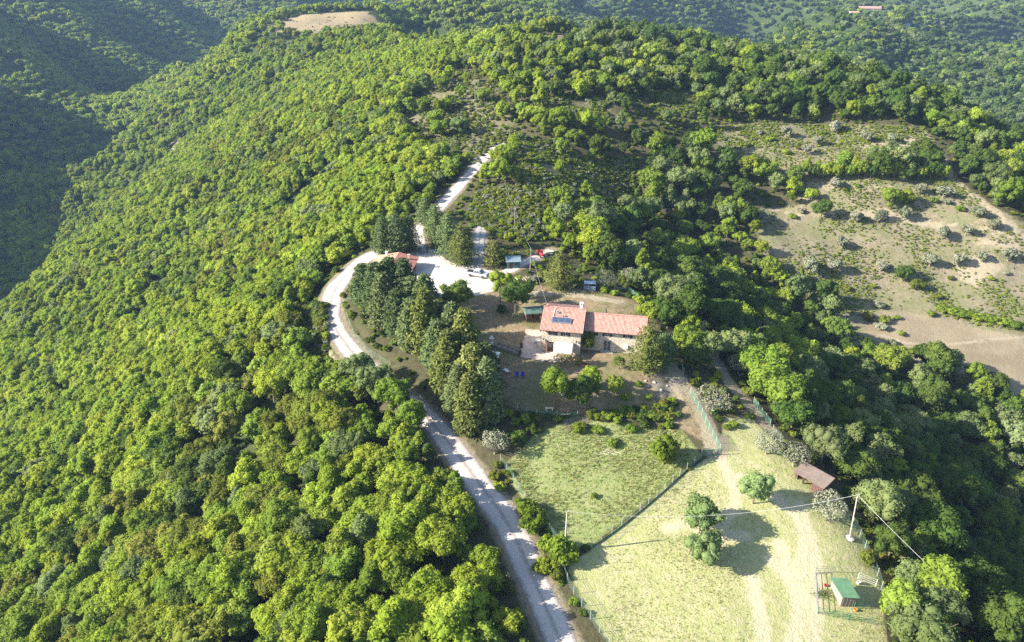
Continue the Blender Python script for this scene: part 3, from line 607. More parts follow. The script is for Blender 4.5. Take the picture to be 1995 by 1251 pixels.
scl = np.concatenate([vec(0, near_k[mid]) * np.where(near_p[mid][:, :1] + .25 * near_p[mid][:, 1:2] < 45, [[1.06, 1.06, 1.0]], [[1, 1, 1]]), vec(0, r_.uniform(.8, 1.3, nB)), vec(0, r_.uniform(1.05, 1.6, nC))]); scl[-nC:, 2] *= .8
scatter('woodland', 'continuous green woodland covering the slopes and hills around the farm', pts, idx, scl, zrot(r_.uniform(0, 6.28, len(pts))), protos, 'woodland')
print('WOOD', nA, nB, nC, 'single', single.sum())

# ------------------------------------------------------------------ mesh builder for built things
class MB:
    def __init__(s): s.V, s.F, s.m, s.n = [], [], [], 0
    def add(s, V, Fc, mi=0):
        V = [tuple(map(float, v)) for v in V]
        for f in Fc: s.F.append(tuple(int(i) + s.n for i in f)); s.m.append(mi)
        s.V += V; s.n += len(V); return s
    def box(s, x0, x1, y0, y1, z0, z1, mi=0):
        v = [(x0,y0,z0),(x1,y0,z0),(x1,y1,z0),(x0,y1,z0),(x0,y0,z1),(x1,y0,z1),(x1,y1,z1),(x0,y1,z1)]
        return s.add(v, [(3,2,1,0),(4,5,6,7),(0,1,5,4),(1,2,6,5),(2,3,7,6),(3,0,4,7)], mi)
    def bar(s, a, b, w, h=None, mi=0):
        """a rectangular bar from a to b"""
        a, b = np.array(a, float), np.array(b, float); d = b - a; d /= np.linalg.norm(d) + 1e-9; r = np.array([0, 0, 1.]) if abs(d[2]) < .9 else np.array([1., 0, 0])
        u = np.cross(d, r); u /= np.linalg.norm(u); v = np.cross(u, d); h = w if h is None else h; k = [(-1,-1),(1,-1),(1,1),(-1,1)]
        V = [a + u * i * w / 2 + v * j * h / 2 for i, j in k] + [b + u * i * w / 2 + v * j * h / 2 for i, j in k]
        return s.add(V, [(3,2,1,0),(4,5,6,7),(0,1,5,4),(1,2,6,5),(2,3,7,6),(3,0,4,7)], mi)
    def rod(s, pts, rad, n=8, mi=0, cap=True):
        pts = [np.array(p, float) for p in pts]; rad = rad if isinstance(rad, (list, tuple)) else [rad] * len(pts); V, Q = tube(pts, rad, n); Fc = [tuple(q) for q in Q]
        if cap: Fc += [tuple(range(n))[::-1], tuple((len(pts) - 1) * n + i for i in range(n))]
        return s.add(V, Fc, mi)
    def lathe(s, prof, n=14, c=(0, 0, 0), axis='z', mi=0):
        V, Fc = [], []
        for r_, h in prof:
            for k in range(n):
                a = 2 * math.pi * k / n; p = (r_ * math.cos(a), r_ * math.sin(a), h)
                if axis == 'x': p = (h, p[0], p[1])
                if axis == 'y': p = (p[0], h, p[1])
                V.append((p[0] + c[0], p[1] + c[1], p[2] + c[2]))
        for k in range(len(prof) - 1):
            for j in range(n): Fc.append((k * n + j, k * n + (j + 1) % n, (k + 1) * n + (j + 1) % n, (k + 1) * n + j))
        Fc += [tuple(range(n))[::-1], tuple((len(prof) - 1) * n + j for j in range(n))]
        return s.add(V, Fc, mi)
    def prism(s, prof, y0, y1, mi=0):
        """an outline in x,z pushed along y"""
        k = len(prof); V = [(x, y0, z) for x, z in prof] + [(x, y1, z) for x, z in prof]
        return s.add(V, [tuple(range(k)), tuple(range(2 * k - 1, k - 1, -1))] + [(i, k + i, k + (i + 1) % k, (i + 1) % k) for i in range(k)], mi)
    def grid(s, rows, mi=0, thick=0.0):
        """a sheet through rows of points; thick gives it a second face below"""
        r, c = len(rows), len(rows[0]); V = [p for q in rows for p in q]; Fc = [(i*c+j, i*c+j+1, (i+1)*c+j+1, (i+1)*c+j) for i in range(r-1) for j in range(c-1)]
        if thick:
            k = r * c; V = V + [(p[0], p[1], p[2] - thick) for p in V]; Fc += [tuple(k + i for i in f[::-1]) for f in Fc]
            e = [i for i in range(c)] + [i * c + c - 1 for i in range(1, r)] + [(r - 1) * c + i for i in range(c - 2, -1, -1)] + [i * c for i in range(r - 2, 0, -1)]
            Fc += [(e[i], k + e[i], k + e[(i + 1) % len(e)], e[(i + 1) % len(e)]) for i in range(len(e))]
        return s.add(V, Fc, mi)
    def build(s, name, mat, parent=None, smooth=False, bevel=0.0):
        me = bpy.data.meshes.new(name); me.from_pydata(s.V, [], s.F); ms = mat if isinstance(mat, (list, tuple)) else [mat]
        for m in ms: me.materials.append(m)
        me.polygons.foreach_set('material_index', s.m)
        if smooth: me.polygons.foreach_set('use_smooth', [True] * len(s.F))
        me.update(); o = link(name, me, parent)
        if bevel: b = o.modifiers.new('bevel', 'BEVEL'); b.width = bevel; b.segments = 2; b.limit_method = 'ANGLE'
        return o
def stone_material():
    b = NB('field_stone'); p = b.node('ShaderNodeTexCoord').outputs['Object']; mp = b.node('ShaderNodeMapping', {'Vector': p, 'Scale': (2.6, 2.6, 4.6)}).outputs[0]
    vo = b.node('ShaderNodeTexVoronoi', {'Vector': mp, 'Scale': 1.0, 'Randomness': .9}); ed = b.node('ShaderNodeTexVoronoi', {'Vector': mp, 'Scale': 1.0, 'Randomness': .9}, feature='DISTANCE_TO_EDGE')
    sep = b.node('ShaderNodeSeparateColor', {0: vo.outputs['Color']}).outputs[0]
    col = b.ramp(sep, [(.05, (.36, .31, .25)), (.35, (.52, .455, .37)), (.6, (.60, .53, .44)), (.85, (.45, .41, .355)), (1, (.66, .60, .51))])
    mort = b.ramp(ed.outputs['Distance'], [(.02, (1, 1, 1)), (.10, (0, 0, 0))]); col = b.mix(b.math('MULTIPLY', mort, .75), col, (.50, .44, .36))
    col = b.mix(b.math('MULTIPLY', b.noise(.5, 4, .6, p), .35), col, (.52, .44, .34))
    return b.principled(col, .95, b.bump(b.ramp(ed.outputs['Distance'], [(.0, (0, 0, 0)), (.18, (1, 1, 1))]), .8, .05), .1)
def tile_material(name, a, m, c):
    b = NB(name); p = b.node('ShaderNodeTexCoord').outputs['Object']; mp = b.node('ShaderNodeMapping', {'Vector': p, 'Scale': (4.2, 3.0, 1.4)}).outputs[0]
    v = b.node('ShaderNodeTexVoronoi', {'Vector': mp, 'Scale': 1.0, 'Randomness': .35}); s1 = b.node('ShaderNodeSeparateColor', {0: v.outputs['Color']}).outputs[0]
    n = b.noise(.7, 4, .6, p); col = b.ramp(b.math('ADD', b.math('MULTIPLY', s1, .75), b.math('MULTIPLY', n, .25)), [(.2, a), (.5, m), (.85, c)])
    return b.principled(col, .85, b.bump(s1, .25, .03), .2)
STONE = stone_material(); TILE = tile_material('terracotta_tiles', (.31, .165, .13), (.365, .205, .165), (.41, .245, .20)); TILE2 = tile_material('orange_tiles', (.31, .175, .12), (.385, .23, .165), (.44, .285, .21))
TILERED = tile_material('red_roof_sheets', (.27, .105, .085), (.33, .14, .115), (.38, .18, .145))
PLASTER = plain('plaster', (.42, .355, .275), .9, .18, 1.5); WOODDARK = plain('dark_wood', (.085, .045, .032), .7, .3, 5); SHUTTER = plain('shutter_paint', (.060, .030, .034), .6, .25, 6)
WHITE = plain('white_paint', (.60, .59, .57), .5, .08, 3); WOOD = plain('brown_wood', (.24, .15, .09), .75, .35, 6); REDWOOD = plain('red_brown_boards', (.115, .060, .050), .75, .3, 6); GREYWOOD = plain('weathered_wood', (.26, .23, .20), .85, .35, 6)
GALV = plain('galvanised_steel', (.42, .43, .44), .45, .2, 6, .6); GREENPAINT = plain('green_paint', (.055, .20, .10), .55, .25, 4); DARKMETAL = plain('dark_metal', (.035, .035, .035), .45, .2, 5, .5)
CONCRETE = plain('concrete', (.38, .355, .32), .9, .2, 3); BLACK = plain('black_rubber', (.018, .018, .018), .8, .2, 5); GREENMET = plain('green_roof_sheet', (.14, .27, .14), .5, .22, 1.2); BROWNROOF = plain('brown_roof_sheet', (.175, .135, .115), .7, .25, 1.5)
TEAL = plain('teal_paint', (.06, .16, .15), .6, .25, 3); BLUEROOF = plain('blue_grey_sheet', (.16, .22, .26), .5, .2, 2); DARKTARP = plain('dark_green_tarp', (.075, .13, .11), .7, .35, 1.4); CLOTHWHITE = plain('white_cloth', (.66, .65, .63), .8, .06, 2)
REDPAINT = plain('red_paint', (.45, .03, .035), .35, .25, 4); BLUE = plain('blue_plastic', (.012, .018, .42), .4, .2, 4); ORANGE = plain('orange_plastic', (.80, .24, .05), .45, .2, 4); LIGHTBLUE = plain('pale_blue_canvas', (.42, .52, .62), .7, .15, 3); BRICK = plain('red_brick', (.36, .17, .12), .9, .3, 6)
def glass_material(name, col, rough=.08):
    b = NB(name); return b.principled(b.ramp(b.noise(2.0, 2, .5), [(.3, col), (.7, [c * 1.7 for c in col])]), rough, None, .6)
GLASS = glass_material('window_glass', (.045, .055, .07)); PANEL = glass_material('solar_glass', (.035, .05, .085), .12)
def wall_panel(mb, x0, x1, z0, z1, y, holes, thick=.35):
    """an upright wall in the plane y with openings and their reveals"""
    xs = sorted({x0, x1, *[h[0] for h in holes], *[h[1] for h in holes]}); zs = sorted({z0, z1, *[h[2] for h in holes], *[h[3] for h in holes]})
    for a, b in zip(xs[:-1], xs[1:]):
        for c, d in zip(zs[:-1], zs[1:]):
            if any(h[0] <= a and b <= h[1] and h[2] <= c and d <= h[3] for h in holes): continue
            mb.add([(a, y, c), (b, y, c), (b, y, d), (a, y, d)], [(0, 1, 2, 3)])
    for a, b, c, d in holes:
        q = y + thick; mb.add([(a,y,c),(b,y,c),(b,y,d),(a,y,d),(a,q,c),(b,q,c),(b,q,d),(a,q,d)], [(0,4,5,1),(1,5,6,2),(2,6,7,3),(3,7,4,0)])
def gable_end(mb, x, y0, y1, z0, ze, yr, zr, flip=False):
    f = (0, 1, 2, 3, 4); mb.add([(x, y0, z0), (x, y1, z0), (x, y1, ze), (x, yr, zr), (x, y0, ze)], [f if not flip else f[::-1]])
def tiled_slope(mb, x0, x1, ya, za, yb, zb, pitch=.24, amp=.035, thick=.12):
    """a roof slope of ribbed tile columns from the eave (ya, za) to the ridge (yb, zb)"""
    m = max(2, int((x1 - x0) / pitch)) * 4; rows = []
    nr = 10
    for k in range(nr + 1):
        t = k / nr; rows.append([(x0 + (x1 - x0) * j / m, ya + (yb - ya) * t, za + (zb - za) * t + amp * math.cos(j * math.pi / 2) + .012 * math.sin(j * .37 + k)) for j in range(m + 1)])
    mb.grid(rows, 0, thick)
def window(parent, x, z, w, h, y, shutters=True, recess=.12, mull=True, name='window', frame=WHITE):
    """frame, pane, sill and shutters of one window; its front lies in the plane y"""
    f = MB(); t = .07; yy = y + recess
    f.box(x-w/2, x-w/2+t, yy, yy+.06, z-h/2, z+h/2).box(x+w/2-t, x+w/2, yy, yy+.06, z-h/2, z+h/2).box(x-w/2+t, x+w/2-t, yy, yy+.06, z+h/2-t, z+h/2).box(x-w/2+t, x+w/2-t, yy, yy+.06, z-h/2, z-h/2+t)
    if mull: f.box(x-.035, x+.035, yy+.005, yy+.055, z-h/2+t, z+h/2-t)
    o = f.build(name, frame, parent)
    MB().box(x-w/2+t*.5, x+w/2-t*.5, yy+.035, yy+.05, z-h/2+t*.5, z+h/2-t*.5).build('pane', GLASS, o)
    if name == 'window': MB().box(x-w/2-.08, x+w/2+.08, y-.08, y+.1, z-h/2-.09, z-h/2-.004).build('sill', CONCRETE, o)
    if shutters:
        for sg in (-1, 1):
            xc = x + sg * (w / 2 + w * .27); s = MB().box(xc - w*.25, xc + w*.25, y-.06, y-.012, z-h/2, z+h/2)
            for q in range(6): s.box(xc - w*.20, xc + w*.20, y-.075, y-.06, z-h/2+.08+q*h/6.6, z-h/2+.08+q*h/6.6+h*.09)
            s.build('shutter', SHUTTER, o)
    return o

# ------------------------------------------------------------------ the farmhouse
house = empty('farmhouse', (HX, HY, HZ), HROT, 'two-part stone farmhouse with pinkish terracotta roofs and dark shutters', 'house')
LX, LY, LE, LR, LRZ = 7.55, 10.4, 5.15, 5.2, 7.05          # left block: width, depth, wall top, ridge y, ridge z
WX0, WX1, WY0, WY1, WE, WRY, WRZ = 7.55, 19.5, 2.15, 9.3, 4.55, 5.7, 6.15
mb = MB(); holes = [(1.75, 2.65, 3.85, 4.8), (4.15, 5.1, 3.85, 4.8), (.75, 2.35, 0.05, 2.3)]
wall_panel(mb, 0, LX, -.5, LE, 0, holes); gable_end(mb, 0, 0, LY, -.5, LE, LR, LRZ, True); gable_end(mb, LX, 0, LY, -.5, LE, LR, LRZ)
mb.add([(0, LY, -.5), (LX, LY, -.5), (LX, LY, LE), (0, LY, LE)], [(3, 2, 1, 0)]); mb.box(.3, LX-.3, .36, .40, -.4, LE-.1); mb.build('wall', STONE, house)
mb = MB(); holes = [(9.35, 10.25, 3.35, 4.2), (12.05, 12.95, 3.35, 4.2), (15.95, 16.85, 3.35, 4.2), (9.45, 10.15, 1.15, 2.15), (11.85, 13.35, .05, 2.35)]
wall_panel(mb, WX0 + .003, WX1, -.5, WE, WY0, holes); gable_end(mb, WX1, WY0, WY1, -.5, WE, WRY, WRZ)
mb.add([(WX0, WY1, -.5), (WX1, WY1, -.5), (WX1, WY1, WE), (WX0, WY1, WE)], [(3, 2, 1, 0)]); mb.box(WX0+.3, WX1-.3, WY0+.36, WY0+.40, -.4, WE-.1); mb.build('wall', STONE, house)
mb = MB(); rt = LRZ + .16; tiled_slope(mb, -.4, LX+.42, -.65, LE+.02-.10, LR, rt); tiled_slope(mb, -.4, LX+.42, LY+.6, LE-.06, LR+.002, rt)
roof_l = mb.build('roof', TILE, house)
mb = MB(); rw = WRZ + .16; tiled_slope(mb, WX0+.43, WX1+.4, WY0-.55, WE-.08, WRY, rw); tiled_slope(mb, WX0+.43, WX1+.4, WY1+.5, WE-.08, WRY+.002, rw)
roof_w = mb.build('roof', TILE, house)
MB().rod([(-.4, LR, rt+.06), (LX+.42, LR, rt+.06)], .13).build('ridge_tiles', TILE, roof_l); MB().rod([(WX0+.45, WRY, rw+.06), (WX1+.4, WRY, rw+.06)], .13).build('ridge_tiles', TILE, roof_w)
MB().rod([(-.38, -.71, LE-.13), (LX+.4, -.71, LE-.13)], .075).build('gutter', WOODDARK, roof_l); MB().rod([(WX0+.45, WY0-.61, WE-.14), (WX1+.38, WY0-.61, WE-.14)], .075).build('gutter', WOODDARK, roof_w)
# on the left roof: chimneys, skylight, vents, solar collector and its pipe
def rz_(y): return LE - .08 + (rt - LE + .08) * (y + .65) / (LR + .65)
mb = MB().box(6.75, 7.3, LR+.1, LR+.65, LRZ-.4, rt+.75).box(6.68, 7.37, LR+.03, LR+.72, rt+.752, rt+.85)
for q in (6.75, 7.18): mb.box(q, q+.12, LR+.1, LR+.65, rt+.852, rt+1.15)
mb.box(6.66, 7.39, LR+.01, LR+.74, rt+1.152, rt+1.25); mb.build('chimney', WHITE, roof_l)
MB().box(.25, .6, LR-.15, LR+.2, rt-.3, rt+.45).box(.19, .66, LR-.21, LR+.26, rt+.452, rt+.53).build('chimney', TILE, roof_l)
mb = MB(); mb.box(2.35, 2.95, 3.55, 4.15, rz_(3.5)-.1, rz_(4.15)+.12); sk = mb.build('skylight', GALV, roof_l); MB().add([(2.43, 3.62, rz_(4.15)+.126), (2.87, 3.62, rz_(4.15)+.126), (2.87, 4.08, rz_(4.15)+.126), (2.43, 4.08, rz_(4.15)+.126)], [(0,1,2,3)]).build('pane', GLASS, sk)
MB().lathe([(.09, rz_(2.9)-.2), (.09, rz_(2.9)+.42), (.2, rz_(2.9)+.43), (.2, rz_(2.9)+.55)], 10, (3.7, 2.9, 0)).build('roof_vent', TILE, roof_l); MB().lathe([(.06, rz_(3.9)-.2), (.06, rz_(3.9)+.7)], 8, (3.75, 3.9, 0)).box(3.5, 4.0, 3.88, 3.92, rz_(3.9)+.62, rz_(3.9)+.68).build('roof_vent', TILE, roof_l)
a, b = np.array([1.75, 1.25]), np.array([5.45, 2.45]); mb = MB(); z0, z1 = rz_(a[1]) + .2, rz_(b[1]) + .34
mb.add([(a[0],a[1],z0),(b[0],a[1],z0),(b[0],b[1],z1),(a[0],b[1],z1),(a[0],a[1],z0-.1),(b[0],a[1],z0-.1),(b[0],b[1],z1-.1),(a[0],b[1],z1-.1)], [(0,1,2,3),(7,6,5,4),(0,4,5,1),(1,5,6,2),(2,6,7,3),(3,7,4,0)])
for q in (2.0, 3.6, 5.2): mb.bar((q, a[1]+.1, z0-.1), (q, a[1]+.1, z0-.4), .05).bar((q, b[1]-.1, z1-.1), (q, b[1]-.1, z1-.55), .05)
sp = mb.build('solar_collector', GALV, roof_l); mb = MB(); sl = (z1 - z0) / (b[1] - a[1])
for q in range(3):
    xa, xb = a[0]+.05+q*1.215, a[0]+1.22+q*1.215; mb.add([(xa, a[1]+.06, z0+.06*sl+.006), (xb, a[1]+.06, z0+.06*sl+.006), (xb, b[1]-.06, z1-.06*sl+.006), (xa, b[1]-.06, z1-.06*sl+.006)], [(0,1,2,3)])
mb.build('pane', PANEL, sp); MB().rod([(1.85, 2.5, rz_(2.5)+.15), (1.9, 4.4, rz_(4.4)+.14), (2.15, 5.0, rz_(5.0)+.14)], .05).build('roof_pipe', WHITE, roof_l)
# on the wing roof: bent black flue
zb = rw + .0; MB().rod([(11.9, WRY+.25, zb-.3), (11.9, WRY+.25, zb+.75), (11.86, WRY+.25, zb+.95), (11.66, WRY+.25, zb+1.05)], .10).build('flue', BLACK, roof_w)
for x, z in ((2.2, 4.325), (4.625, 4.325)): window(house, x, z, .88, .93, 0)
for x in (9.8, 12.5, 16.4): window(house, x, 3.775, .88, .83, WY0)
window(house, 9.8, 1.65, .68, .98, WY0, shutters=False, mull=False); window(house, 12.6, 1.2, 1.48, 2.28, WY0, shutters=False, name='french_door')
dr = MB().box(1.25, 2.33, .14, .20, .06, 2.28).build('door', WOODDARK, house); MB().box(1.4, 1.75, .12, .138, .9, 2.05).box(1.85, 2.2, .12, .138, .9, 2.05).build('pane', GLASS, dr); MB().box(1.28, 1.34, .06, .137, 1.0, 1.12).build('handle', GALV, dr)
lf = MB(); lf.box(-.02, .04, 0, .05, .06, 2.28)
dl = MB().box(.76, 1.22, -.32, -.27, .06, 2.25)
for q in range(4): dl.box(.80, 1.18, -.335, -.32, .2+q*.52, .55+q*.52)
dl.build('door_leaf', WOOD, house)
for x in (.45, 6.85):
    l = MB().box(x-.03, x+.03, -.2, -.004, 3.0, 3.06).box(x-.10, x+.10, -.32, -.12, 2.68, 2.98).build('wall_lamp', DARKMETAL, house); MB().box(x-.07, x+.07, -.325, -.322, 2.72, 2.94).build('pane', GLASS, l)
MB().box(15.7, 16.6, WY0-.42, WY0-.03, 1.1, 1.8).build('air_conditioner', WHITE, house)
MB().rod([(8.1, 1.68, 2.9), (8.9, 1.66, 2.86)], .05).rod([(8.1, 1.68, 2.5), (8.9, 1.66, 2.46)], .05).build('wall_pipe', WOODDARK, house)
MB().box(.4, 3.1, -1.3, -.004, -.3, .045).build('doorstep', plain('pale_stone', (.56, .47, .41), .9, .2, 3), house)
MB().box(11.4, 13.8, WY0-.7, WY0-.004, -.4, .04).build('doorstep', CONCRETE, house)
# white canvas canopy on the front
cn = empty('canvas_canopy', hloc(4.55, -.06), HROT, 'white canvas canopy on thin posts against the farmhouse front', 'canopy')
rows = [[(-1.75 + 3.5 * j / 10, -.05 - 2.6 * i / 6, 2.55 - .62 * i / 6 - .10 * math.sin(math.pi * (j % 5) / 5) * (.4 + i / 8)) for j in range(11)] for i in range(7)]
rows.append([(p[0], p[1] - .02, p[2] - .34) for p in rows[-1]]); MB().grid(rows, 0, .02).build('canopy_cloth', CLOTHWHITE, cn, smooth=True)
for x in (-1.7, 1.7): MB().rod([(x, -2.62, -.15), (x, -2.62, 1.9)], .035).build('post', DARKMETAL, cn)
MB().grid([[(1.76, -.1 - 2.5 * i / 4, z) for i in range(5)] for z in (.9, 2.0)], 0, .015).build('side_curtain', CLOTHWHITE, cn)

# ------------------------------------------------------------------ the garage by the drive
g0 = P(752, 545); GR = math.radians(-6)
gb = at_z(766, 510, g0[2] + 3.5)
garage = empty('garage', (gb[0], gb[1] - .5, float(zat(gb[0], gb[1] - 3)) - .2), GR, 'low garage with orange and red tiled roof behind the conifer row', 'garage')
mb = MB(); wl, wr, dy, eh, rh = -5.0, 4.3, 5.4, 2.5, 3.5
mb.add([(wl, 0, -.6), (wr, 0, -.6), (wr, 0, eh), (0, 0, rh), (wl, 0, eh)], [(0,1,2,3,4)]); mb.add([(wl, dy, -.6), (wr, dy, -.6), (wr, dy, eh), (0, dy, rh), (wl, dy, eh)], [(4,3,2,1,0)])
mb.add([(wl,0,-.6),(wl,dy,-.6),(wl,dy,eh),(wl,0,eh)], [(3,2,1,0)]); mb.add([(wr,0,-.6),(wr,dy,-.6),(wr,dy,eh),(wr,0,eh)], [(0,1,2,3)]); mb.build('wall', PLASTER, garage)
def side_slope(x0, z0, x1, z1, pitch):
    m = int((dy + 1) / pitch) * 4; return [[(x0 + (x1-x0)*k/8, -.5 + (dy+1)*j/m, z0 + (z1-z0)*k/8 + .045*math.cos(j*math.pi/2)) for j in range(m+1)] for k in range(9)]
gl = MB().grid(side_slope(wl-.5, eh+.02, 0, rh+.16, .26), 0, .1).build('roof', TILE2, garage); grr = MB().grid(side_slope(wr+.5, eh+.02, .002, rh+.17, .62), 0, .1).build('roof', TILERED, garage)
MB().box(2.6, 3.1, 3.6, 4.1, 2.4, 4.0).box(2.52, 3.18, 3.52, 4.18, 4.002, 4.1).build('chimney', PLASTER, grr); MB().box(-2.9, -2.4, 4.5, 5.0, 2.4, 4.1).box(-2.98, -2.32, 4.42, 5.08, 4.102, 4.2).build('chimney', WHITE, gl)
gd = MB().box(wr+.003, wr+.06, 1.0, 3.6, -.1, 2.3).build('garage_door', WOODDARK, garage); MB().box(wr+.06, wr+.10, 2.2, 2.5, 1.0, 1.06).build('handle', GALV, gd)

# ------------------------------------------------------------------ sheds
def shed(name, px, rz, label, w, d, h1, h2, wall, roof, overhang=.3, door=True, opening=None, cat='shed', posts=False):
    p = P(*px); s = empty(name, p - np.array([0, 0, .1]), rz, label, cat); mb = MB()
    if not posts:
        hs = opening or []
        wall_panel(mb, -w/2, w/2, -.3, h1, -d/2, hs, .08); mb.add([(-w/2,d/2,-.3),(w/2,d/2,-.3),(w/2,d/2,h2),(-w/2,d/2,h2)], [(3,2,1,0)])
        for x, fl in ((-w/2, True), (w/2, False)):
            f = (0,1,2,3); mb.add([(x,-d/2,-.3),(x,d/2,-.3),(x,d/2,h2),(x,-d/2,h1)], [f[::-1] if fl else f])
        for k in range(int(w / .5)):
            xx = -w/2 + .25 + k * .5
            if not any(h[0] - .05 < xx < h[1] + .05 for h in hs): mb.box(xx-.02, xx+.02, -d/2-.025, -d/2-.003, -.2, h1-.05)
        for k in range(int(d / .5)):
            yy = -d/2 + .25 + k * .5; hh = h1 + (h2-h1)*(yy+d/2)/d - .06
            for x in (-w/2, w/2): sx = .025 * (1 if x > 0 else -1); mb.box(min(x+sx*.1, x+sx), max(x+sx*.1, x+sx), yy-.02, yy+.02, -.2, hh)
        mb.build('wall', wall, s)
    m = int((w + 2*overhang) / .2) * 2; sl = (h2 - h1) / d
    rows = [[(-w/2-overhang+(w+2*overhang)*j/m, -d/2-overhang+(d+2*overhang)*k/6, h1+sl*((d+2*overhang)*k/6-overhang)+.08+.018*(1 if j % 2 else -1)) for j in range(m+1)] for k in range(7)]
    MB().grid(rows, 0, .04).build('roof', roof, s)
    return s
st = shed('stable', (1581, 945), math.radians(-52), 'long dark red wooden stable with a brown sheet roof by the paddock fence', 5.0, 2.3, 1.85, 2.4, REDWOOD, BROWNROOF, .28, opening=[(-2.0, -1.1, .0, 1.5), (-.8, .6, .0, 1.6)])
MB().box(-1.0, -.9, -1.25, -1.16, 0, 1.8).build('post', WOODDARK, st); MB().box(-2.4, 2.4, 1.0, 1.06, .1, 2.1).build('back_board', WOODDARK, st)
cs = shed('goat_shed', (1641, 1163), math.radians(-84), 'small wooden shed with a bright green sheet roof inside the rail pen', 3.0, 2.1, 2.0, 1.6, GREYWOOD, GREENMET, .28)
td = shed('tool_shed', (1000, 520), math.radians(4), 'teal garden shed with a pale blue-grey roof beside the shed track', 3.0, 2.0, 1.9, 2.3, TEAL, BLUEROOF, .3, opening=[(-.9, -.1, .05, 1.7), (.4, 1.0, .8, 1.5)])
MB().box(-.88, -.12, -.96, -.92, .05, 1.68).build('door', WOODDARK, td); MB().box(.42, .98, -.96, -.93, .82, 1.48).build('window', GLASS, td)
br = P(1038, 622); bar = empty('garden_shed', br - np.array([0, 0, .1]), math.radians(8), 'dark open-fronted garden shed under a green tarp, left of the farmhouse', 'shed')
mb = MB().box(-1.6, 1.6, 1.3, 1.38, 0, 2.1).box(-1.6, -1.52, -1.2, 1.3, 0, 2.0).box(1.52, 1.6, -1.2, 1.3, 0, 2.0).build('wall', REDWOOD, bar)
MB().box(-1.4, -.2, -.2, .6, 0, 1.15).box(.3, 1.3, .2, 1.1, 0, 1.5).build('cupboard', REDWOOD, bar)
for x in (-1.5, 1.5): MB().box(x-.06, x+.06, -1.5, -1.38, -.2, 2.0).build('post', WOODDARK, bar)
MB().grid([[(-2.0 + 4.0*j/10, -1.7 + 3.4*k/8, 2.25 + .75*(1-abs(k-4)/4) + .05*math.sin(j*1.7+k)) for j in range(11)] for k in range(9)], 0, .05).build('roof', DARKTARP, bar, smooth=True)
# far farmhouse across the valley, half hidden by trees

# ------------------------------------------------------------------ trees, shrubs and hedges one can tell apart
def make_oak(seed, R, H, leaf, base=.18, clumps=50, leaves=84, size=.19, gap=0.25, peaked=.0): return broad_crown('crown', LEAF[leaf], seed, R, H, base, clumps, leaves, size, gap=gap, peaked=peaked)
def single_tree(name, px, R, H, leaf, label, seed, group=None, kind='broad', **k):
    p = P(*px); rz = (seed * 1.3) % 6.28
    if kind == 'broad': c = make_oak(seed, R, H, leaf, **k); t = trunk_mesh('trunk', seed, H, R, max(.12, H * .022), 5)
    elif kind == 'conifer': c = conifer_crown('crown', LEAF[leaf], seed, R, H, **k); t = trunk_mesh('trunk', seed, H * 1.15, .3, max(.12, H * .02), 0)
    elif kind == 'olive': c = broad_crown('crown', LEAF[leaf], seed, R, H, .26, 34, 120, .16, core=False, gap=.35, **k); t = trunk_mesh('trunk', seed, H * .8, R * .9, .17, 7, BARKGREY, .2)
    elif kind == 'column': c = broad_crown('crown', LEAF[leaf], seed, R, H, .05, 40, 60, .16, peaked=.55); t = trunk_mesh('trunk', seed, H, .2, .1, 0)
    return tree(name, c, t, p - np.array([0, 0, .1]), 1.0, rz, label, 'tree', group)
# the double row of conifers between the drive and the garden: (foot pixel, height, radius)
ROWC = [(a, b, h * 1.32, r * 1.5) for a, b, h, r in [(712,592,8.6,2.5),(738,606,9.4,2.6),(764,598,9.0,2.5),(790,600,8.4,2.4),(752,640,8.6,2.4),(778,656,9.6,2.6),(806,634,9.2,2.5),(832,640,9.4,2.4),(806,682,8.4,2.3),(832,690,9.6,2.6),(858,670,8.8,2.4),(858,722,9.2,2.4),(884,700,9.4,2.3),(878,764,9.4,2.6),(908,742,10.2,2.5),(896,806,9.0,2.4),(922,790,10.4,2.7),(946,776,8.8,2.3),(918,836,8.2,2.3),(950,818,8.4,2.2)]]
ROW_W = ['first', 'second', 'third', 'fourth', 'fifth', 'sixth', 'seventh', 'eighth', 'ninth', 'tenth', 'eleventh', 'twelfth', 'thirteenth', 'fourteenth', 'fifteenth', 'sixteenth', 'seventeenth', 'eighteenth', 'nineteenth', 'last']
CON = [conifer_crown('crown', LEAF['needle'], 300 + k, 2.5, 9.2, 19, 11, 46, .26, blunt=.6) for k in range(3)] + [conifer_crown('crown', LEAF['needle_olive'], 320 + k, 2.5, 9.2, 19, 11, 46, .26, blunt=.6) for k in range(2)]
CTR = trunk_mesh('trunk', 333, 10, .3, .19, 0)
for k, (px, py, h, rr) in enumerate(ROWC):
    ol = k in (9, 13, 14, 16, 18); where = 'nearest the garage' if k == 0 else 'nearest the camera' if k == len(ROWC) - 1 else f'{ROW_W[k]} from the garage'
    tree('fir_tree', CON[3 + k % 2] if ol else CON[k % 3], CTR, P(px, py) - np.array([0, 0, .1]), (rr / 2.5 * (.9 + .05 * (k * 7 % 5)), rr / 2.5 * (.9 + .05 * (k * 3 % 5)), h / 9.2 * (.86 + .07 * (k * 11 % 5))), k * 1.9, f'{"olive-green" if ol else "blue-green"} fir in the row along the drive, {where}', 'tree', 'firs in the row along the drive')
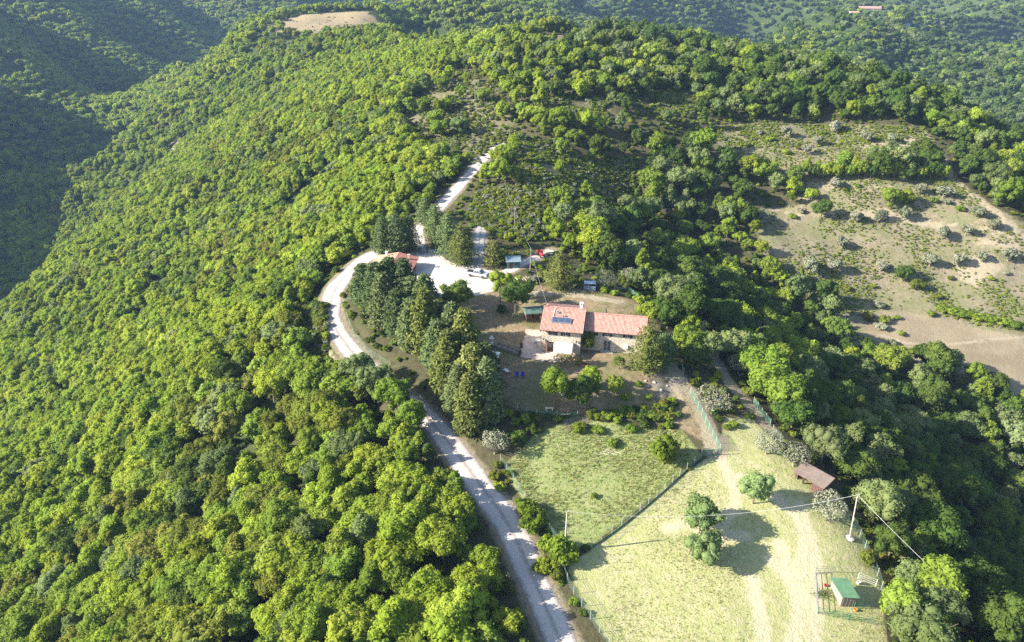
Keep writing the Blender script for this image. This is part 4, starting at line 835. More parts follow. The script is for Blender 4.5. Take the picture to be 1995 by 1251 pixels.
for px, h, rr, lb in [((850,468),9.8,3.9,'tall fir right of the gate, uppermost of the row of three by the side track'),((874,492),10.2,4.1,'tall fir right of the gate, middle of the row of three by the side track'),((899,514),10.0,4.0,'tall fir right of the gate, lowest of the row of three by the side track'),((829,436),7.2,3.4,'short grey-green fir where the uphill track leaves the gate'),((748,496),10.0,3.5,'tall dark pine behind the garage, leftmost of three'),((772,494),10.8,3.6,'tall dark pine behind the garage, middle of three'),((798,490),9.6,3.2,'tall dark pine behind the garage, beside the gate'),
                      ((1090,563),8.8,4.3,'broad yellow-green conifer beyond the farmhouse, by the blue coop'),((962,516),6.4,3.2,'tiered young conifer beside the parked pickup'),((1257,719),9.6,4.3,'tiered olive-green conifer at the right end of the farmhouse'),((1290,712),7.2,3.6,'dark conifer just right of the tiered one beside the farmhouse')]:
    s = int(px[0]); ol = s in (899, 1090, 1257, 962); R = rr
    single_tree('fir_tree' if 'pine' not in lb else 'pine_tree', px, rr, h, 'needle_olive' if ol else 'needle', lb, s, kind='conifer', levels=11 if s in (962, 1257) else 16, per=9, dens=34, size=.25, blunt=.5 if s not in (1257, 1290, 962, 1090) else .1)
single_tree('cypress_tree', (1289, 668), .62, 5.6, 'needle_olive', 'thin pointed cypress behind the conifer at the house end', 41, kind='column')
single_tree('oak_tree', (1079, 797), 3.3, 8.8, 'bright', 'bright yellow-green round tree on the lawn edge before the house', 42, base=.16)
single_tree('oak_tree', (1133, 798), 3.5, 6.8, 'dark', 'dark green round tree beside the bright one on the lawn edge', 43, base=.2)
single_tree('oak_tree', (1150, 758), 2.6, 4.2, 'yellow', 'yellowish round tree just behind the dark green one', 44, base=.1, clumps=30)
single_tree('oak_tree', (1196, 775), 2.0, 4.6, 'bright', 'small sparse sapling on the slope below the palm', 45, clumps=20, leaves=60, gap=.5)
single_tree('oak_tree', (893, 610), 3.8, 7.8, 'dark', 'dark round tree between the conifer row and the gravel yard', 46, base=.12)
single_tree('oak_tree', (1004, 612), 4.2, 7.4, 'dark', 'spreading green tree beside the tarp-roofed shed', 47, base=.3, leaves=80, gap=.3)
single_tree('oak_tree', (974, 588), 3.1, 8.0, 'yellow', 'tall thin-leaved tree before the parked pickup', 48, clumps=26, leaves=55, gap=.6, base=.3)
single_tree('oak_tree', (1300, 640), 4.0, 6.8, 'dark', 'large round tree behind the right end of the farmhouse', 49)
single_tree('oak_tree', (1262, 628), 2.6, 4.8, 'yellow', 'yellow-green tree behind the farmhouse beside the mesh fence', 50)
single_tree('oak_tree', (1355, 716), 2.8, 6.6, 'dark', 'dark tree right of the house over the gully path', 51)
single_tree('oak_tree', (1382, 700), 2.2, 5.2, 'dark', 'green tree by the gully path, left of the silvery olive', 52)
for px, R, H, lb in [((1386,806),3.2,4.8,'silvery olive beside the mesh fence of the bank path'),((1438,728),2.5,4.0,'pale silvery olive in the gully right of the house'),((1492,884),2.7,4.2,'grey olive at the top corner of the paddock'),((1545,908),2.8,4.0,'grey olive just above the red stable'),
                     ((1610,1012),3.0,4.4,'grey olive below the red stable by the fence'),((964,884),2.4,4.2,'pale grey olive at the foot of the conifer row'),((1363,1034),3.3,5.6,'dense round olive casting a big shadow in the paddock'),((1467,981),2.9,5.6,'upright olive in the upper paddock, left of the stable'),((1372,1094),3.1,4.8,'low thin olive nearest the camera in the paddock'),((1891,1215),3.5,4.8,'grey olive by the dirt track at the lower right'),((1180,562),2.9,4.0,'round grey-green olive beside the blue coop'),((1225,548),1.8,3.2,'small silver olive behind the mesh fence corner')]:
    dense = px[0] == 1363
    if dense: single_tree('olive_tree', px, R, H, 'sage', lb, px[0], base=.18)
    else: single_tree('olive_tree', px, R, H, 'olive', lb, px[0], kind='olive') if px[0] not in (1467, 1372) else single_tree('olive_tree', px, R, H, 'sage', lb, px[0], base=.24, clumps=38, leaves=80, size=.17, gap=.35)
for px, R, H, lf, lb in [((1600,905),4.0,7.6,'grey','big olive-grey oak beyond the paddock fence above the stable'),((1655,940),3.4,6.4,'dark','green oak behind the stable roof'),((1700,1020),4.2,8.2,'grey','broad olive-grey oak right of the stable'),((1728,1096),3.1,7.2,'dark','green oak behind the leaning wire pole'),((1742,1212),3.5,6.6,'mid','leafy oak beside the rail pen, upper of two'),((1782,1285),4.6,8.0,'grey','large oak at the lower right corner of the paddock'),((1522,727),2.5,6.0,'bright','bright yellow-green tree standing alone in the gully'),((1925,890),1.4,5.0,'bright','narrow bright poplar at the right edge by the field')]:
    single_tree('oak_tree', px, R, H, lf, lb, px[0] + 7)
# olives and trees standing in the hillside field
FO = [(1485,437,2.2),(1666,433,2.0),(1715,431,1.9),(1761,428,2.2),(1639,484,2.0),(1835,466,2.1),(1880,459,1.9),(1933,448,1.9),(1576,532,2.5),(1624,530,2.2),(1715,528,1.8),(1810,519,2.1),(1866,519,2.1),(1912,510,1.7),(1963,508,2.1),(1530,267,2.1),(1592,283,1.9),(1625,258,2.2),(1687,276,2.0),(1736,277,1.8),(1625,367,1.9),(1836,386,2.1),(1792,378,1.9),(1905,425,1.9),(1570,300,1.8)]
OLV = [broad_crown('crown', LEAF['olive'], 400 + k, 2.1, 3.6, .18, 26, 80, .22, gap=.2) for k in range(3)]; OLT = trunk_mesh('trunk', 410, 3.0, 1.8, .15, 5, BARKGREY, .25)
for k, (px, py, R) in enumerate(FO):
    row = 'in the top strip under the wood' if py < 310 else 'below the tree hedge' if py < 400 else 'along the terrace track' if py < 470 else 'in the lowest olive row'
    same = sorted([q[0] for q in FO if (q[1] < 310) == (py < 310) and (310 <= q[1] < 400) == (310 <= py < 400) and (400 <= q[1] < 470) == (400 <= py < 470)]); w = ROW_W[same.index(px)]
    tree('olive_tree', OLV[k % 3], OLT, P(px, py) - np.array([0, 0, .1]), R / 1.95, k * 1.3, f'grey-green olive {row} of the field, {w} from left', 'tree', 'olives in the hillside field')
for px, R, H, lf, lb in [((1599,428),3.2,6.4,'dark','dark round tree in the middle of the hillside field'),((1733,408),3.8,7.0,'mid','big round tree in the clump on the hillside field'),((1763,402),2.8,5.6,'yellow','smaller tree on the right of the clump on the hillside field'),((1539,402),1.5,5.4,'bright','narrow bright poplar at the left edge of the hillside field'),((1581,392),2.2,4.2,'yellow','small round tree left of the dark one on the field'),((1758,548),2.8,5.0,'dark','dark bushy tree at the foot of the olive rows'),((1785,566),2.0,3.4,'rust','rusty-tinged bushy tree below the olive rows'),((1415,470),2.4,6.0,'bright','bright feathery tree at the left foot of the field'),((1480,500),2.3,5.4,'yellow','yellow-green tree at the lower left edge of the field'),((1500,530),2.2,5.2,'dark','dark tree at the lower left edge of the field')]:
    single_tree('oak_tree', px, R, H, lf, lb, px[0] + 3)
for px, R, H, lf, lb in [((702,756),3.6,8.2,'grey','pale grey-green oak hiding the drive just below the road bend'),((738,788),4.0,9.0,'grey','large pale oak between the hidden stretch of drive and the camera'),((774,812),3.8,8.6,'mid','green oak where the drive comes out from behind the trees'),((672,744),2.6,5.4,'mid','green oak at the outer lower end of the road bend'),((806,846),3.2,7.4,'mid','green oak leaning over the left edge of the drive beside the conifer row end')]:
    single_tree('oak_tree', px, R, H, lf, lb, px[0] + 9, clumps=80, leaves=64, size=.2)
for k in range(25):
    px = 1556 + 11.6 * k; py = 352 - (k % 2) * 7 - (3 if 6 < k < 20 else 0); lf = ['mid', 'yellow', 'dark', 'mid', 'bright'][k % 5]
    c = CROWN[lf if lf != 'bright' else 'yellow', k % 6]; s_ = .72 + .12 * ((k * 7) % 4) / 3
    tree('oak_tree', c, TRUNK[k % 6], P(px, py) - np.array([0, 0, .1]), (s_ * .86, s_ * .86, s_), k * 2.1, f'leafy {"bright" if lf in ("yellow", "bright") else "darker"} oak in the tree hedge crossing the hillside field', 'tree', f'{"bright" if lf in ("yellow", "bright") else "darker"} oaks of the tree hedge on the hillside field')
# shrubs
SHRUB = {k: [broad_crown('shrub', LEAF[k], 500 + q, 1.0, 1.35, .0, 16, 70, .13, flat=1.0) for q in range(3)] for k in ('yellow', 'bright', 'mid', 'dark', 'olive', 'rust', 'grey')}
def shrub(px, r, leaf, label, seed, hz=1.0, group=None):
    o = link('shrub', SHRUB[leaf][seed % 3]); o.location = P(*px) - np.array([0, 0, .12 * r]); o.scale = (r, r, r * hz); o.rotation_euler = (0, 0, seed * 1.7)
    return tag(o, label, 'shrub', group)
for k, (px, r, lf, lb, hz) in enumerate([((1290,901),2.8,'bright','big bright green round bush in the meadow by the fence gate',1.25),((1024,1000),2.0,'bright','bright bush by the road fence, uppermost of the lush ones',1.0),((1040,1030),2.3,'bright','bright bush by the road fence, second of the lush ones',1.0),((1070,1075),2.1,'yellow','yellow-green bush left of the white wire pole',1.0),((1097,1088),2.5,'bright','bright bush growing round the foot of the white wire pole',1.0),((1062,1112),1.9,'yellow','straggly yellow bush at the road edge below the pole',.8),((1085,1125),1.3,'rust','brownish bush at the road edge near the fence corner',.8),
        ((965,932),1.2,'rust','brownish bush beside the road at the meadow corner',.9),((972,952),1.1,'yellow','yellowish bush just below the brownish one by the road',.9),((1130,838),1.6,'bright','leafy green bush on the bank above the meadow',.7),((1165,842),1.4,'bright','broad leafy bush on the bank, middle of the meadow top',.6),((1195,866),1.2,'mid','green bush at the top of the meadow',.7),((1232,840),1.3,'mid','dull green bush at the bank foot right of centre',.7),((1010,860),1.7,'dark','dark bush in the shade at the foot of the conifer row',.9),((1040,842),1.3,'dark','dark bush under the shade-mesh fence',.8),
        ((1157,970),.7,'bright','small green tuft bush alone in the meadow',.8),((1245,590),1.7,'yellow','yellow-green bush behind the wing roof by the mesh fence',.8),((978,608),1.3,'dark','low dark bush under the spreading tree by the yard',.9),((1217,778),1.2,'yellow','low round yellow-green bush beside the sapling',.8),((1245,752),.9,'mid','small bush among the bank rocks',.9),((1262,778),.9,'mid','small bush on the rocky bank lower down',.9),((1428,830),1.1,'bright','bright low bush in the shade below the silvery olive',.7),((1416,835),.8,'bright','small bright bush left of the other below the silvery olive',.8),((1456,768),1.0,'rust','brown-green bush by the gully path',.9),
        ((1690,1095),1.5,'rust','brownish broom bush at the right fence behind the pole',1.1),((1658,1168),.6,'bright','small green weed clump at the green-roofed shed wall',.6),((930,1120),2.0,'yellow','yellowish bush on the left road verge',1.1),((962,1130),1.0,'yellow','small bush hanging over the left road edge',1.0),((615,672),1.4,'rust','brownish bush at the outside of the road bend',.8),((600,650),1.4,'yellow','yellow-green bush outside the road bend',.9),((668,580),1.0,'rust','dull bush inside the road bend',.9),((1040,548),1.4,'olive','dull broom bush by the woodpile',.8),((1058,545),1.3,'rust','brown broom bush beside the broad conifer',.9),((990,468),1.6,'yellow','yellow-green bush above the teal shed',.9),((1015,478),1.8,'rust','dry broom bush right of the yellow one above the teal shed',.9),((1222,562),1.0,'rust','rusty round bush behind the coop',1.0),
        ((1850,1175),1.4,'rust','dry broom bush at the dirt track corner',.9),((1895,1150),1.3,'yellow','yellow broom bush beyond the grey track olive',.9),((1930,1200),1.4,'rust','brown broom bush right of the grey track olive',.9),((1960,1235),1.5,'yellow','yellow broom bush in the bottom right corner',.9)]):
    shrub(px, r, lf, lb, k, hz)
FB = [(1548,548,1.6),(1604,556,1.5),(1650,565,1.2),(1700,560,1.0),(1710,598,1.8),(1745,622,1.1),(1690,622,2.0),(1722,628,1.9),(1712,640,1.8),(1815,615,1.4),(1825,582,1.5),(1755,652,1.2),(1740,672,1.4),(1775,690,1.6),(1750,700,1.4),(1590,412,1.4),(1560,415,1.6),(1545,425,1.4),(1850,545,1.1),(1930,545,1.1),(1960,535,1.0),(1530,300,1.6),(1555,290,1.5),(1600,262,1.4),(1480,262,1.6),(1500,275,1.6),(1455,285,1.4),(1820,395,1.6),(1845,398,1.5),(1870,410,1.6),(1645,372,1.2),(1670,365,1.2),(1790,350,1.3),(1815,300,1.2)]
for k, (px, py, r) in enumerate(FB):
    row = 'under the upper wood' if py < 310 else 'by the tree hedge' if py < 430 else 'below the olive rows' if py < 575 else 'beside the mown patch'
    shrub((px, py), r, ['olive', 'yellow', 'rust', 'mid'][k % 4], f'dull green round bush on the hillside field {row}', k, .8, f'bushes on the hillside field {row}')
for k in range(11):
    px = 1835 + k * 16; py = 606 + k * 3.4; shrub((px, py), 2.3, ['bright', 'yellow', 'mid'][k % 3], 'bright bramble clump in the hedge between olive rows and mown patch', k, .55, 'brambles in the hedge above the mown patch')
for k in range(9):
    shrub((1705 + 13 * k + (k % 2) * 8, 768 + 9 * k - (k % 3) * 10), 2.4, ['bright', 'mid', 'bright'][k % 3], 'leafy green bramble on the bank at the gully edge below the mown patch', k + 3, .45, 'brambles on the bank below the mown patch')
# fan palm by the house
pp = P(1206, 719); palm = empty('palm_tree', pp - np.array([0, 0, .05]), .4, 'small fan palm on the lawn before the farmhouse wing', 'tree')
link('trunk', trunk_mesh('trunk', 61, 1.9, .2, .12, 0), palm); f = Fol(); r = np.random.default_rng(61)
for k in range(34):
    a, el = k * 2.4, r.uniform(-.5, 1.3); d = np.array([math.cos(a) * math.cos(el), math.sin(a) * math.cos(el), math.sin(el)]); c0 = np.array([0, 0, 1.55]) + d * .55; sdv = unit(np.cross(d, [0, 0, 1.]))
    m = 9; th = np.linspace(-1.1, 1.1, m); al = d * np.cos(th)[:, None] + sdv * np.sin(th)[:, None]; f.cards(c0 + al * .38, np.repeat(unit(np.cross(sdv, d) + r.normal(0, .15, 3))[None], m, 0), .42, r, np.full(m, r.uniform(.2, .8)), aspect=.14, along=al)
link('fronds', f.mesh('fronds', LEAF['bright']), palm)
# vine up the recess of the house, roses by the terrace
vc = hloc(9.0, .9); vine = empty('climbing_vine', vc, HROT, 'tall leafy vine climbing between the two parts of the farmhouse', 'vine'); f = Fol(); r = np.random.default_rng(71)
for k in range(26):
    c = np.array([r.uniform(-.75, .75), r.uniform(-.35, .35), r.uniform(1.6, 4.1)]); e = unit(r.normal(size=(70, 3)) + [0, -.3, .2]); rr = r.uniform(.35, .55); f.cards(c + e * rr, unit(e + r.normal(size=e.shape) * .5), .15, r, r.uniform(.2, .7) + r.normal(0, .12, 70)); f.core(c, rr * .75, r, .2)
link('foliage', f.mesh('foliage', LEAF['bright']), vine); MB().rod([(.3, -.3, -.2), (.15, -.1, .9), (-.1, 0, 1.8), (0, 0, 2.6)], [.09, .07, .06, .04]).build('stem', BARK, vine)
rs = P(1108, 712); rose = empty('rose_bush', rs, 0, 'wide straggly rose bush with pale flowers in front of the canopy', 'shrub'); f = Fol(); r = np.random.default_rng(72)
for k in range(24):
    c = np.array([r.uniform(-2.6, 2.6), r.uniform(-.7, .7), r.uniform(.7, 1.9)]); e = unit(r.normal(size=(45, 3))); rr = r.uniform(.3, .6); f.cards(c + e * rr * r.uniform(.5, 1.1, (45, 1)), unit(e + r.normal(size=e.shape) * .6), .11, r, r.uniform(.2, .9) + r.normal(0, .1, 45))
link('foliage', f.mesh('foliage', LEAF['rust']), rose)
f = Fol(); n = 90; c = np.stack([r.uniform(-2.8, 2.8, n), r.uniform(-.9, .7, n), r.uniform(.7, 2.3, n)], 1); f.cards(c, unit(r.normal(size=(n, 3)) + [0, -.4, .6]), .08, r, np.full(n, .5), aspect=1.0); link('flowers', f.mesh('flowers', plain('rose_petals', (.62, .45, .42), .8, .2, 3)), rose)
mb = MB()
for k in range(7): mb.rod([(-2.4 + .8 * k, .1, -.2), (-2.3 + .8 * k + .2 * (k % 2), 0, .6), (-2.4 + .8 * k, 0, 1.5)], [.04, .03, .015], 5)
mb.build('stems', BARK, rose)
# bare trees
for px, h, lb, sd in [((1978,872),5.0,'bare grey dead tree among the oaks at the right edge',81),((700,742),3.4,'leafless grey sapling beside the road bend',82),((664,735),2.8,'bare leaning branchy shrub by the road bend',83),((1905,665),2.6,'thin bare tree on the mown patch',84)]:
    mb = MB(); r = np.random.default_rng(sd); lean = r.uniform(-.25, .35)
    mb.rod([(0, 0, -.3), (lean * .3, 0, h * .5), (lean, .1, h)], [.09 * h / 4, .06 * h / 4, .015], 6)
    for k in range(11):
        s = r.uniform(.3, .9); a = r.uniform(0, 6.28); L = h * .36 * (1.1 - s); p0 = np.array([lean * s, 0, h * s]); p1 = p0 + np.array([math.cos(a) * L, math.sin(a) * L, L * r.uniform(.3, 1.0)]); mb.rod([p0, (p0 + p1) / 2 + [0, 0, -.06 * L], p1], [.03 * h / 4, .022 * h / 4, .008], 5)
    o = mb.build('dead_tree', BARKGREY, None, smooth=True); o.location = P(*px); tag(o, lb, 'tree')

# ------------------------------------------------------------------ fences and gates
WIREGREEN = plain('green_wire', (.15, .24, .18), .6, .15, 3); SHADOWGREEN = plain('shadow_strip_green', (.06, .16, .11), .6, .2, 4); POSTGREY = plain('grey_post', (.40, .40, .37), .8, .25, 4)
def veil_material():
    b = NB('green_shade_mesh'); d = b.node('ShaderNodeBsdfDiffuse', {'Color': (.085, .20, .15, 1)}); t = b.node('ShaderNodeBsdfTransparent')
    m = b.node('ShaderNodeMixShader', {0: .36}); b.L.new(t.outputs[0], m.inputs[1]); b.L.new(d.outputs[0], m.inputs[2]); b.L.new(m.outputs[0], b.out.inputs[0]); return b.m
VEIL = veil_material()
def fence(name, label, pix, h=1.5, gap=2.3, postmat=None, net='wire', shadow_strip=False, cat='fence', pr=.035):
    ln = smooth_line(WP(pix, closed=False), step=.5, it=3); s = np.append(0, np.cumsum(np.hypot(*np.diff(ln[:, :2], axis=0).T))); o = empty(name, ln[0], 0, label, cat); q = ln - ln[0]
    at_ = lambda u: np.array([np.interp(u, s, q[:, k]) for k in range(3)])
    n = max(2, int(round(s[-1] / gap)) + 1); post0 = None
    for u in np.linspace(0, s[-1], n):
        p = at_(u)
        if post0 is None: post0 = MB().rod([(0, 0, -.4), (0, 0, h + .12)], pr, 6).build('post', postmat or POSTGREY, o); pm = post0.data; post0.location = p
        else: c = link('post', pm, o); c.location = p
    mb = MB(); us = np.linspace(0, s[-1], max(2, int(s[-1] / .6) + 1)); pts = [at_(u) for u in us]
    if net == 'wire':
        for z in np.linspace(.08, h, 9):
            for a, b in zip(pts[:-1], pts[1:]): mb.add([a + [0, 0, z-.008], b + [0, 0, z-.008], b + [0, 0, z+.008], a + [0, 0, z+.008]], [(0, 1, 2, 3)])
        for u in np.arange(0, s[-1], .16):
            a = at_(u); d = at_(min(u + .05, s[-1])) - at_(max(u - .05, 0)); d = d / (np.linalg.norm(d) + 1e-9) * .007; mb.add([a - d + [0,0,.05], a + d + [0,0,.05], a + d + [0,0,h], a - d + [0,0,h]], [(0, 1, 2, 3)])
        mb.build('wire_net', WIREGREEN, o)
    else:
        mb.grid([[tuple(p + [0, 0, z]) for p in pts] for z in (.02, h)]); mb.build('shade_net', VEIL, o)
    if shadow_strip:
        m2 = MB().grid([[tuple(p + [.03, -.03, z]) for p in pts] for z in (-.1, .30)]); m2.build('net_shadow_strip', SHADOWGREEN, o)  # dark strip at the net foot, put in for its shadow band
    return o
fence('wire_fence', 'green wire fence running diagonally between the meadow and the paddock', [(1152,1068),(1200,1035),(1250,995),(1300,952),(1340,915),(1366,893)], 1.5, 2.2, shadow_strip=True)
fence('wire_fence', 'green wire fence between the gravel drive and the paddock', [(1096,1108),(1108,1142),(1130,1178),(1160,1222),(1192,1268),(1225,1315)], 1.5, 2.2)
fence('wire_fence', 'green wire fence among bushes between the drive and the meadow', [(975,900),(1000,935),(1020,972),(1052,1012),(1082,1050),(1100,1080)], 1.4, 2.4)
fence('mesh_fence', 'tall green mesh fence beside the bank path down to the paddock gate', [(1345,768),(1362,800),(1378,832),(1392,860),(1402,880)], 1.6, 2.0, net='shade', postmat=POSTGREY)
fence('wire_fence', 'green wire fence on the right side of the paddock below the oaks', [(1505,842),(1545,890),(1600,950),(1640,990),(1672,1040),(1692,1085),(1712,1130),(1722,1175)], 1.5, 2.4)
fence('mesh_fence', 'green mesh fence at the end of the gully path', [(1468,786),(1482,806),(1500,830)], 1.4, 2.0, net='shade')
fence('mesh_fence', 'low green shade-mesh fence under the round lawn trees', [(1008,798),(1030,806),(1060,811),(1095,813),(1125,812)], 1.1, 1.8, net='shade')
fence('wire_fence', 'thin wire fence on the inside of the road bend', [(690,548),(680,580),(676,620),(690,655),(720,690),(760,715)], 1.3, 3.0)
fence('mesh_fence', 'green mesh fence behind the farmhouse wing', [(1218,563),(1240,582),(1262,602)], 1.3, 2.4, net='shade')
fence('mesh_fence', 'short green mesh fence standing on the path right of the house', [(1326,716),(1331,732)], 1.6, 1.6, net='shade', cat='fence')
fence('wire_fence', 'wire fence beside the dark gate behind the garage', [(838,494),(862,498),(885,512)], 1.3, 2.5)
def gate(name, label, a, b, h, mat, bars=(.5,), cat='gate'):
    a, b = P(*a), P(*b); o = empty(name, a, 0, label, cat); d = b - a; L = np.linalg.norm(d[:2])
    for t in (0, 1): MB().rod([(0, 0, -.4), (0, 0, h + .25)], .07, 8).build('post', mat, o).location = d * t
    e = d / np.linalg.norm(d); p0, p1 = e * .12, d - e * .12; U = lambda t, z: p0 + (p1 - p0) * t + np.array([0, 0, z]); mb = MB()
    for z in (.12, h): mb.bar(U(0, z), U(1, z), .06)
    for t in (0, 1, *bars): mb.bar(U(t, .12), U(t, h), .055)
    fr = mb.build('gate_leaf', mat, o); mb = MB()
    for t in np.arange(.03, 1, .15 / L * 1.0): mb.bar(U(t, .14), U(t, h - .02), .008)
    for z in np.arange(.25, h, .16): mb.bar(U(0, z), U(1, z), .008)
    mb.build('wire_infill', mat, fr); return o
gate('field_gate', 'green framed wire gate at the top of the paddock', (1369, 889), (1405, 886), 1.25, GREENPAINT)
gate('entrance_gate', 'dark iron gate closing the drive behind the garage', (817, 494), (834, 493), 1.5, DARKMETAL, (.5,))
def hurdle(label, a, b, h, mat, rails=4, cat='rail fence', z0=.15):
    a, b = P(*a), P(*b); o = empty('rail_fence', a, 0, label, cat); d = b - a; n = max(1, int(round(np.linalg.norm(d) / 2.2)))
    for k in range(n + 1): MB().rod([(0, 0, -.25), (0, 0, h + .06)], .04, 6).build('post', mat, o).location = d * k / n
    for q in range(rails): z = z0 + (h - z0) * q / (rails - 1); MB().rod([(0, 0, z), d + [0, 0, z]], .028, 6).build('rail', mat, o)
    return o
hurdle('grey rail hurdle at the back of the pen, far side of the green-roofed shed', (1587, 1117), (1626, 1115), 1.2, GALV); hurdle('grey rail hurdle on the left of the pen, upper half', (1586.5, 1119), (1588, 1153), 1.2, GALV)
hurdle('grey rail hurdle on the left of the pen, lower half', (1588, 1156), (1591, 1194), 1.2, GALV); hurdle('greenish rail hurdle along the front of the pen below the green-roofed shed', (1593, 1196), (1652, 1208), 1.2, GREENPAINT)
hurdle('greenish rail hurdle continuing the pen front towards the oak', (1654, 1208), (1700, 1216), 1.2, GREENPAINT); hurdle('green rail hurdle between the shed and the oak', (1663, 1186), (1694, 1183), 1.2, GREENPAINT, 3)
hurdle('white rail hurdle behind the pen by the right-hand fence', (1671, 1128), (1706, 1142), 1.2, WHITE)

# ------------------------------------------------------------------ poles and wires
def top_at(base, px, py):
    d = ray(px, py); t = base[1] / d[1]; return np.array([d[0] * t, base[1], CAMZ + d[2] * t])
WIRE = plain('pale_cable', (.62, .62, .60), .6, .1, 2)
def pole(name, label, base, top, r0, r1, mat, arm=None, foot=False):
    b = P(*base); t = top_at(b, *top) - b; o = empty(name, b, 0, label, 'pole'); MB().rod([t * -.06, t * .5, t], [r0, (r0 + r1) / 2, r1], 10).build('shaft', mat, o, smooth=False)
    mb = MB()
    for k in (-1, 1): mb.bar(t + [0, 0, -.12], t + [.22 * k, -.05, -.05], .05); mb.lathe([(.05, 0), (.06, .06), (.03, .14)], 8, tuple(t + [.22 * k, -.05, -.04]))
    mb.build('insulators', CONCRETE if mat is CONCRETE else DARKMETAL, o)
    if foot: MB().lathe([(.75, -.3), (.7, .10), (.4, .22)], 9).build('footing', CONCRETE, o)
    return b + t
def wire(label, a, b, sag, r=.022):
    a, b = np.array(a), np.array(b); t = np.linspace(0, 1, 26)[:, None]; q = a + (b - a) * t; q[:, 2] -= sag * 4 * (t[:, 0] - t[:, 0] ** 2); q -= a
    o = MB().rod(list(q), r, 5).build('overhead_wire', WIRE); o.location = a; return tag(o, label, 'wire')
p1 = pole('utility_pole', 'white concrete wire pole at the meadow corner by the drive', (1100, 1074), (1105, 996), .14, .10, CONCRETE); p2 = pole('utility_pole', 'leaning pale concrete pole with a footing at the right of the paddock', (1655, 1049), (1671, 964), .11, .08, CONCRETE, foot=True)
p3 = pole('utility_pole', 'grey wooden pole between the teal shed and the broad conifer', (1033, 527), (1034, 484), .13, .09, GREYWOOD); p4 = pole('utility_pole', 'wooden pole on the scrubby slope above the tractor', (1003, 440), (1003, 405), .13, .09, GREYWOOD)
p5 = pole('utility_pole', 'wooden pole with a stay beside the uphill track', (970, 353), (970, 316), .14, .09, GREYWOOD); p6 = pole('utility_pole', 'distant wooden pole on the bare hillside above the track end', (926, 193), (925, 160), .16, .11, GREYWOOD)
wire('pale cable between the white concrete pole and the leaning pole', p1, p2, 2.3, .020); wire('pale cable from the leaning pole down to the lower right corner', p2, at_z(2120, 1365, -14), 1.2, .020)
wire('thin cable from the wooden pole to the farmhouse roof', p3, hloc(.4, LR, 7.5), .8, .008); wire('thin cable between the two wooden poles above the teal shed', p4, p3, .7, .008); wire('thin cable between the slope pole and the trackside pole', p5, p4, .9, .008); wire('thin cable up the hill from the trackside pole', p6, p5, 1.5, .009)

# ------------------------------------------------------------------ vehicles
SILVER = plain('silver_paint', (.50, .51, .53), .3, .06, 1, .35); LAMP = plain('lamp_glass', (.70, .70, .68), .2, .1, 3); TAIL = plain('tail_light', (.40, .02, .02), .3, .1, 3); CREAM = plain('cream_paint', (.58, .50, .33), .6, .15, 3)
def wheel(parent, x, y, r, w, rim=None):
    s = 1 if y > 0 else -1; o = MB().lathe([(r*.62, -w/2), (r*.95, -w/2), (r, -w*.3), (r, w*.3), (r*.95, w/2), (r*.62, w/2)], 18, axis='y').build('wheel', BLACK, parent, smooth=False); o.location = (x, y, r)
    MB().lathe([(.02, s*w*.40), (r*.30, s*w*.42), (r*.6, s*w*.52), (r*.64, s*w*.46)], 14, axis='y').build('rim', rim or GALV, o)
ta, tb = P(916, 536), P(946, 541); tr = math.atan2(tb[1] - ta[1], tb[0] - ta[0]); truck = empty('pickup_truck', (ta + tb) / 2 + np.array([0, 0, .06]), tr, 'silver double-cab pickup parked at the edge of the gravel yard', 'pickup')
mb = MB(); hw = .90
mb.prism([(-2.55,.50),(-2.55,1.0),(-.78,1.02),(-.72,1.04),(1.30,1.06),(2.30,.98),(2.52,.88),(2.56,.52),(2.2,.42),(-2.2,.42)], -hw, hw)
for y in (-hw, hw - .07): mb.prism([(-2.55,1.002),(-2.55,1.14),(-.80,1.14),(-.80,1.002)], y, y + .07)
mb.box(-2.55, -2.49, -hw+.072, hw-.072, 1.002, 1.13)
mb.build('body', SILVER, truck, bevel=.04)
MB().prism([(-.78,1.06),(-.66,1.62),(-.5,1.70),(.55,1.71),(.72,1.66),(1.32,1.07)], -.80, .80).build('cab', SILVER, truck, bevel=.05)
mb = MB().box(-2.48, -.82, -hw+.075, hw-.075, 1.004, 1.03).build('bed_liner', BLACK, truck)
for y in (-.803, .803):
    q = y + (.012 if y > 0 else -.012); lo = [(-.62,1.14),(-.54,1.60),(-.02,1.62),(-.02,1.14)]; hi = [(.06,1.14),(.06,1.62),(.56,1.61),(1.02,1.16)]
    for s in (lo, hi): MB().add([(x, q, z) for x, z in s], [(0, 1, 2, 3)]).build('side_window', GLASS, truck)
    MB().box(.95, 1.15, y - (.2 if y < 0 else 0), y + (.2 if y > 0 else 0), 1.12, 1.26).build('mirror', BLACK, truck)
MB().add([(1.335,-.70,1.10),(1.335,.70,1.10),(.765,.66,1.655),(.765,-.66,1.655)], [(0,1,2,3)]).build('windscreen', GLASS, truck); MB().add([(-.79,-.66,1.16),(-.79,.66,1.16),(-.68,.62,1.60),(-.68,-.62,1.60)], [(3,2,1,0)]).build('rear_window', GLASS, truck)
for x in (-1.55, 1.60):
    for y in (-.84, .84): wheel(truck, x, y, .37, .24)
MB().box(2.50, 2.66, -.88, .88, .42, .62).build('bumper', GALV, truck); MB().box(-2.68, -2.56, -.85, .85, .45, .6).build('bumper', GALV, truck)
MB().box(2.44, 2.58, -.45, .45, .66, .86).build('grille', BLACK, truck)
for y in (-.80, .52): MB().box(2.42, 2.57, y, y + .28, .68, .86).build('headlight', LAMP, truck); MB().box(-2.575, -2.54, y + (.0 if y < 0 else .16), y + (.12 if y < 0 else .28), .72, .98).build('tail_light', TAIL, truck)
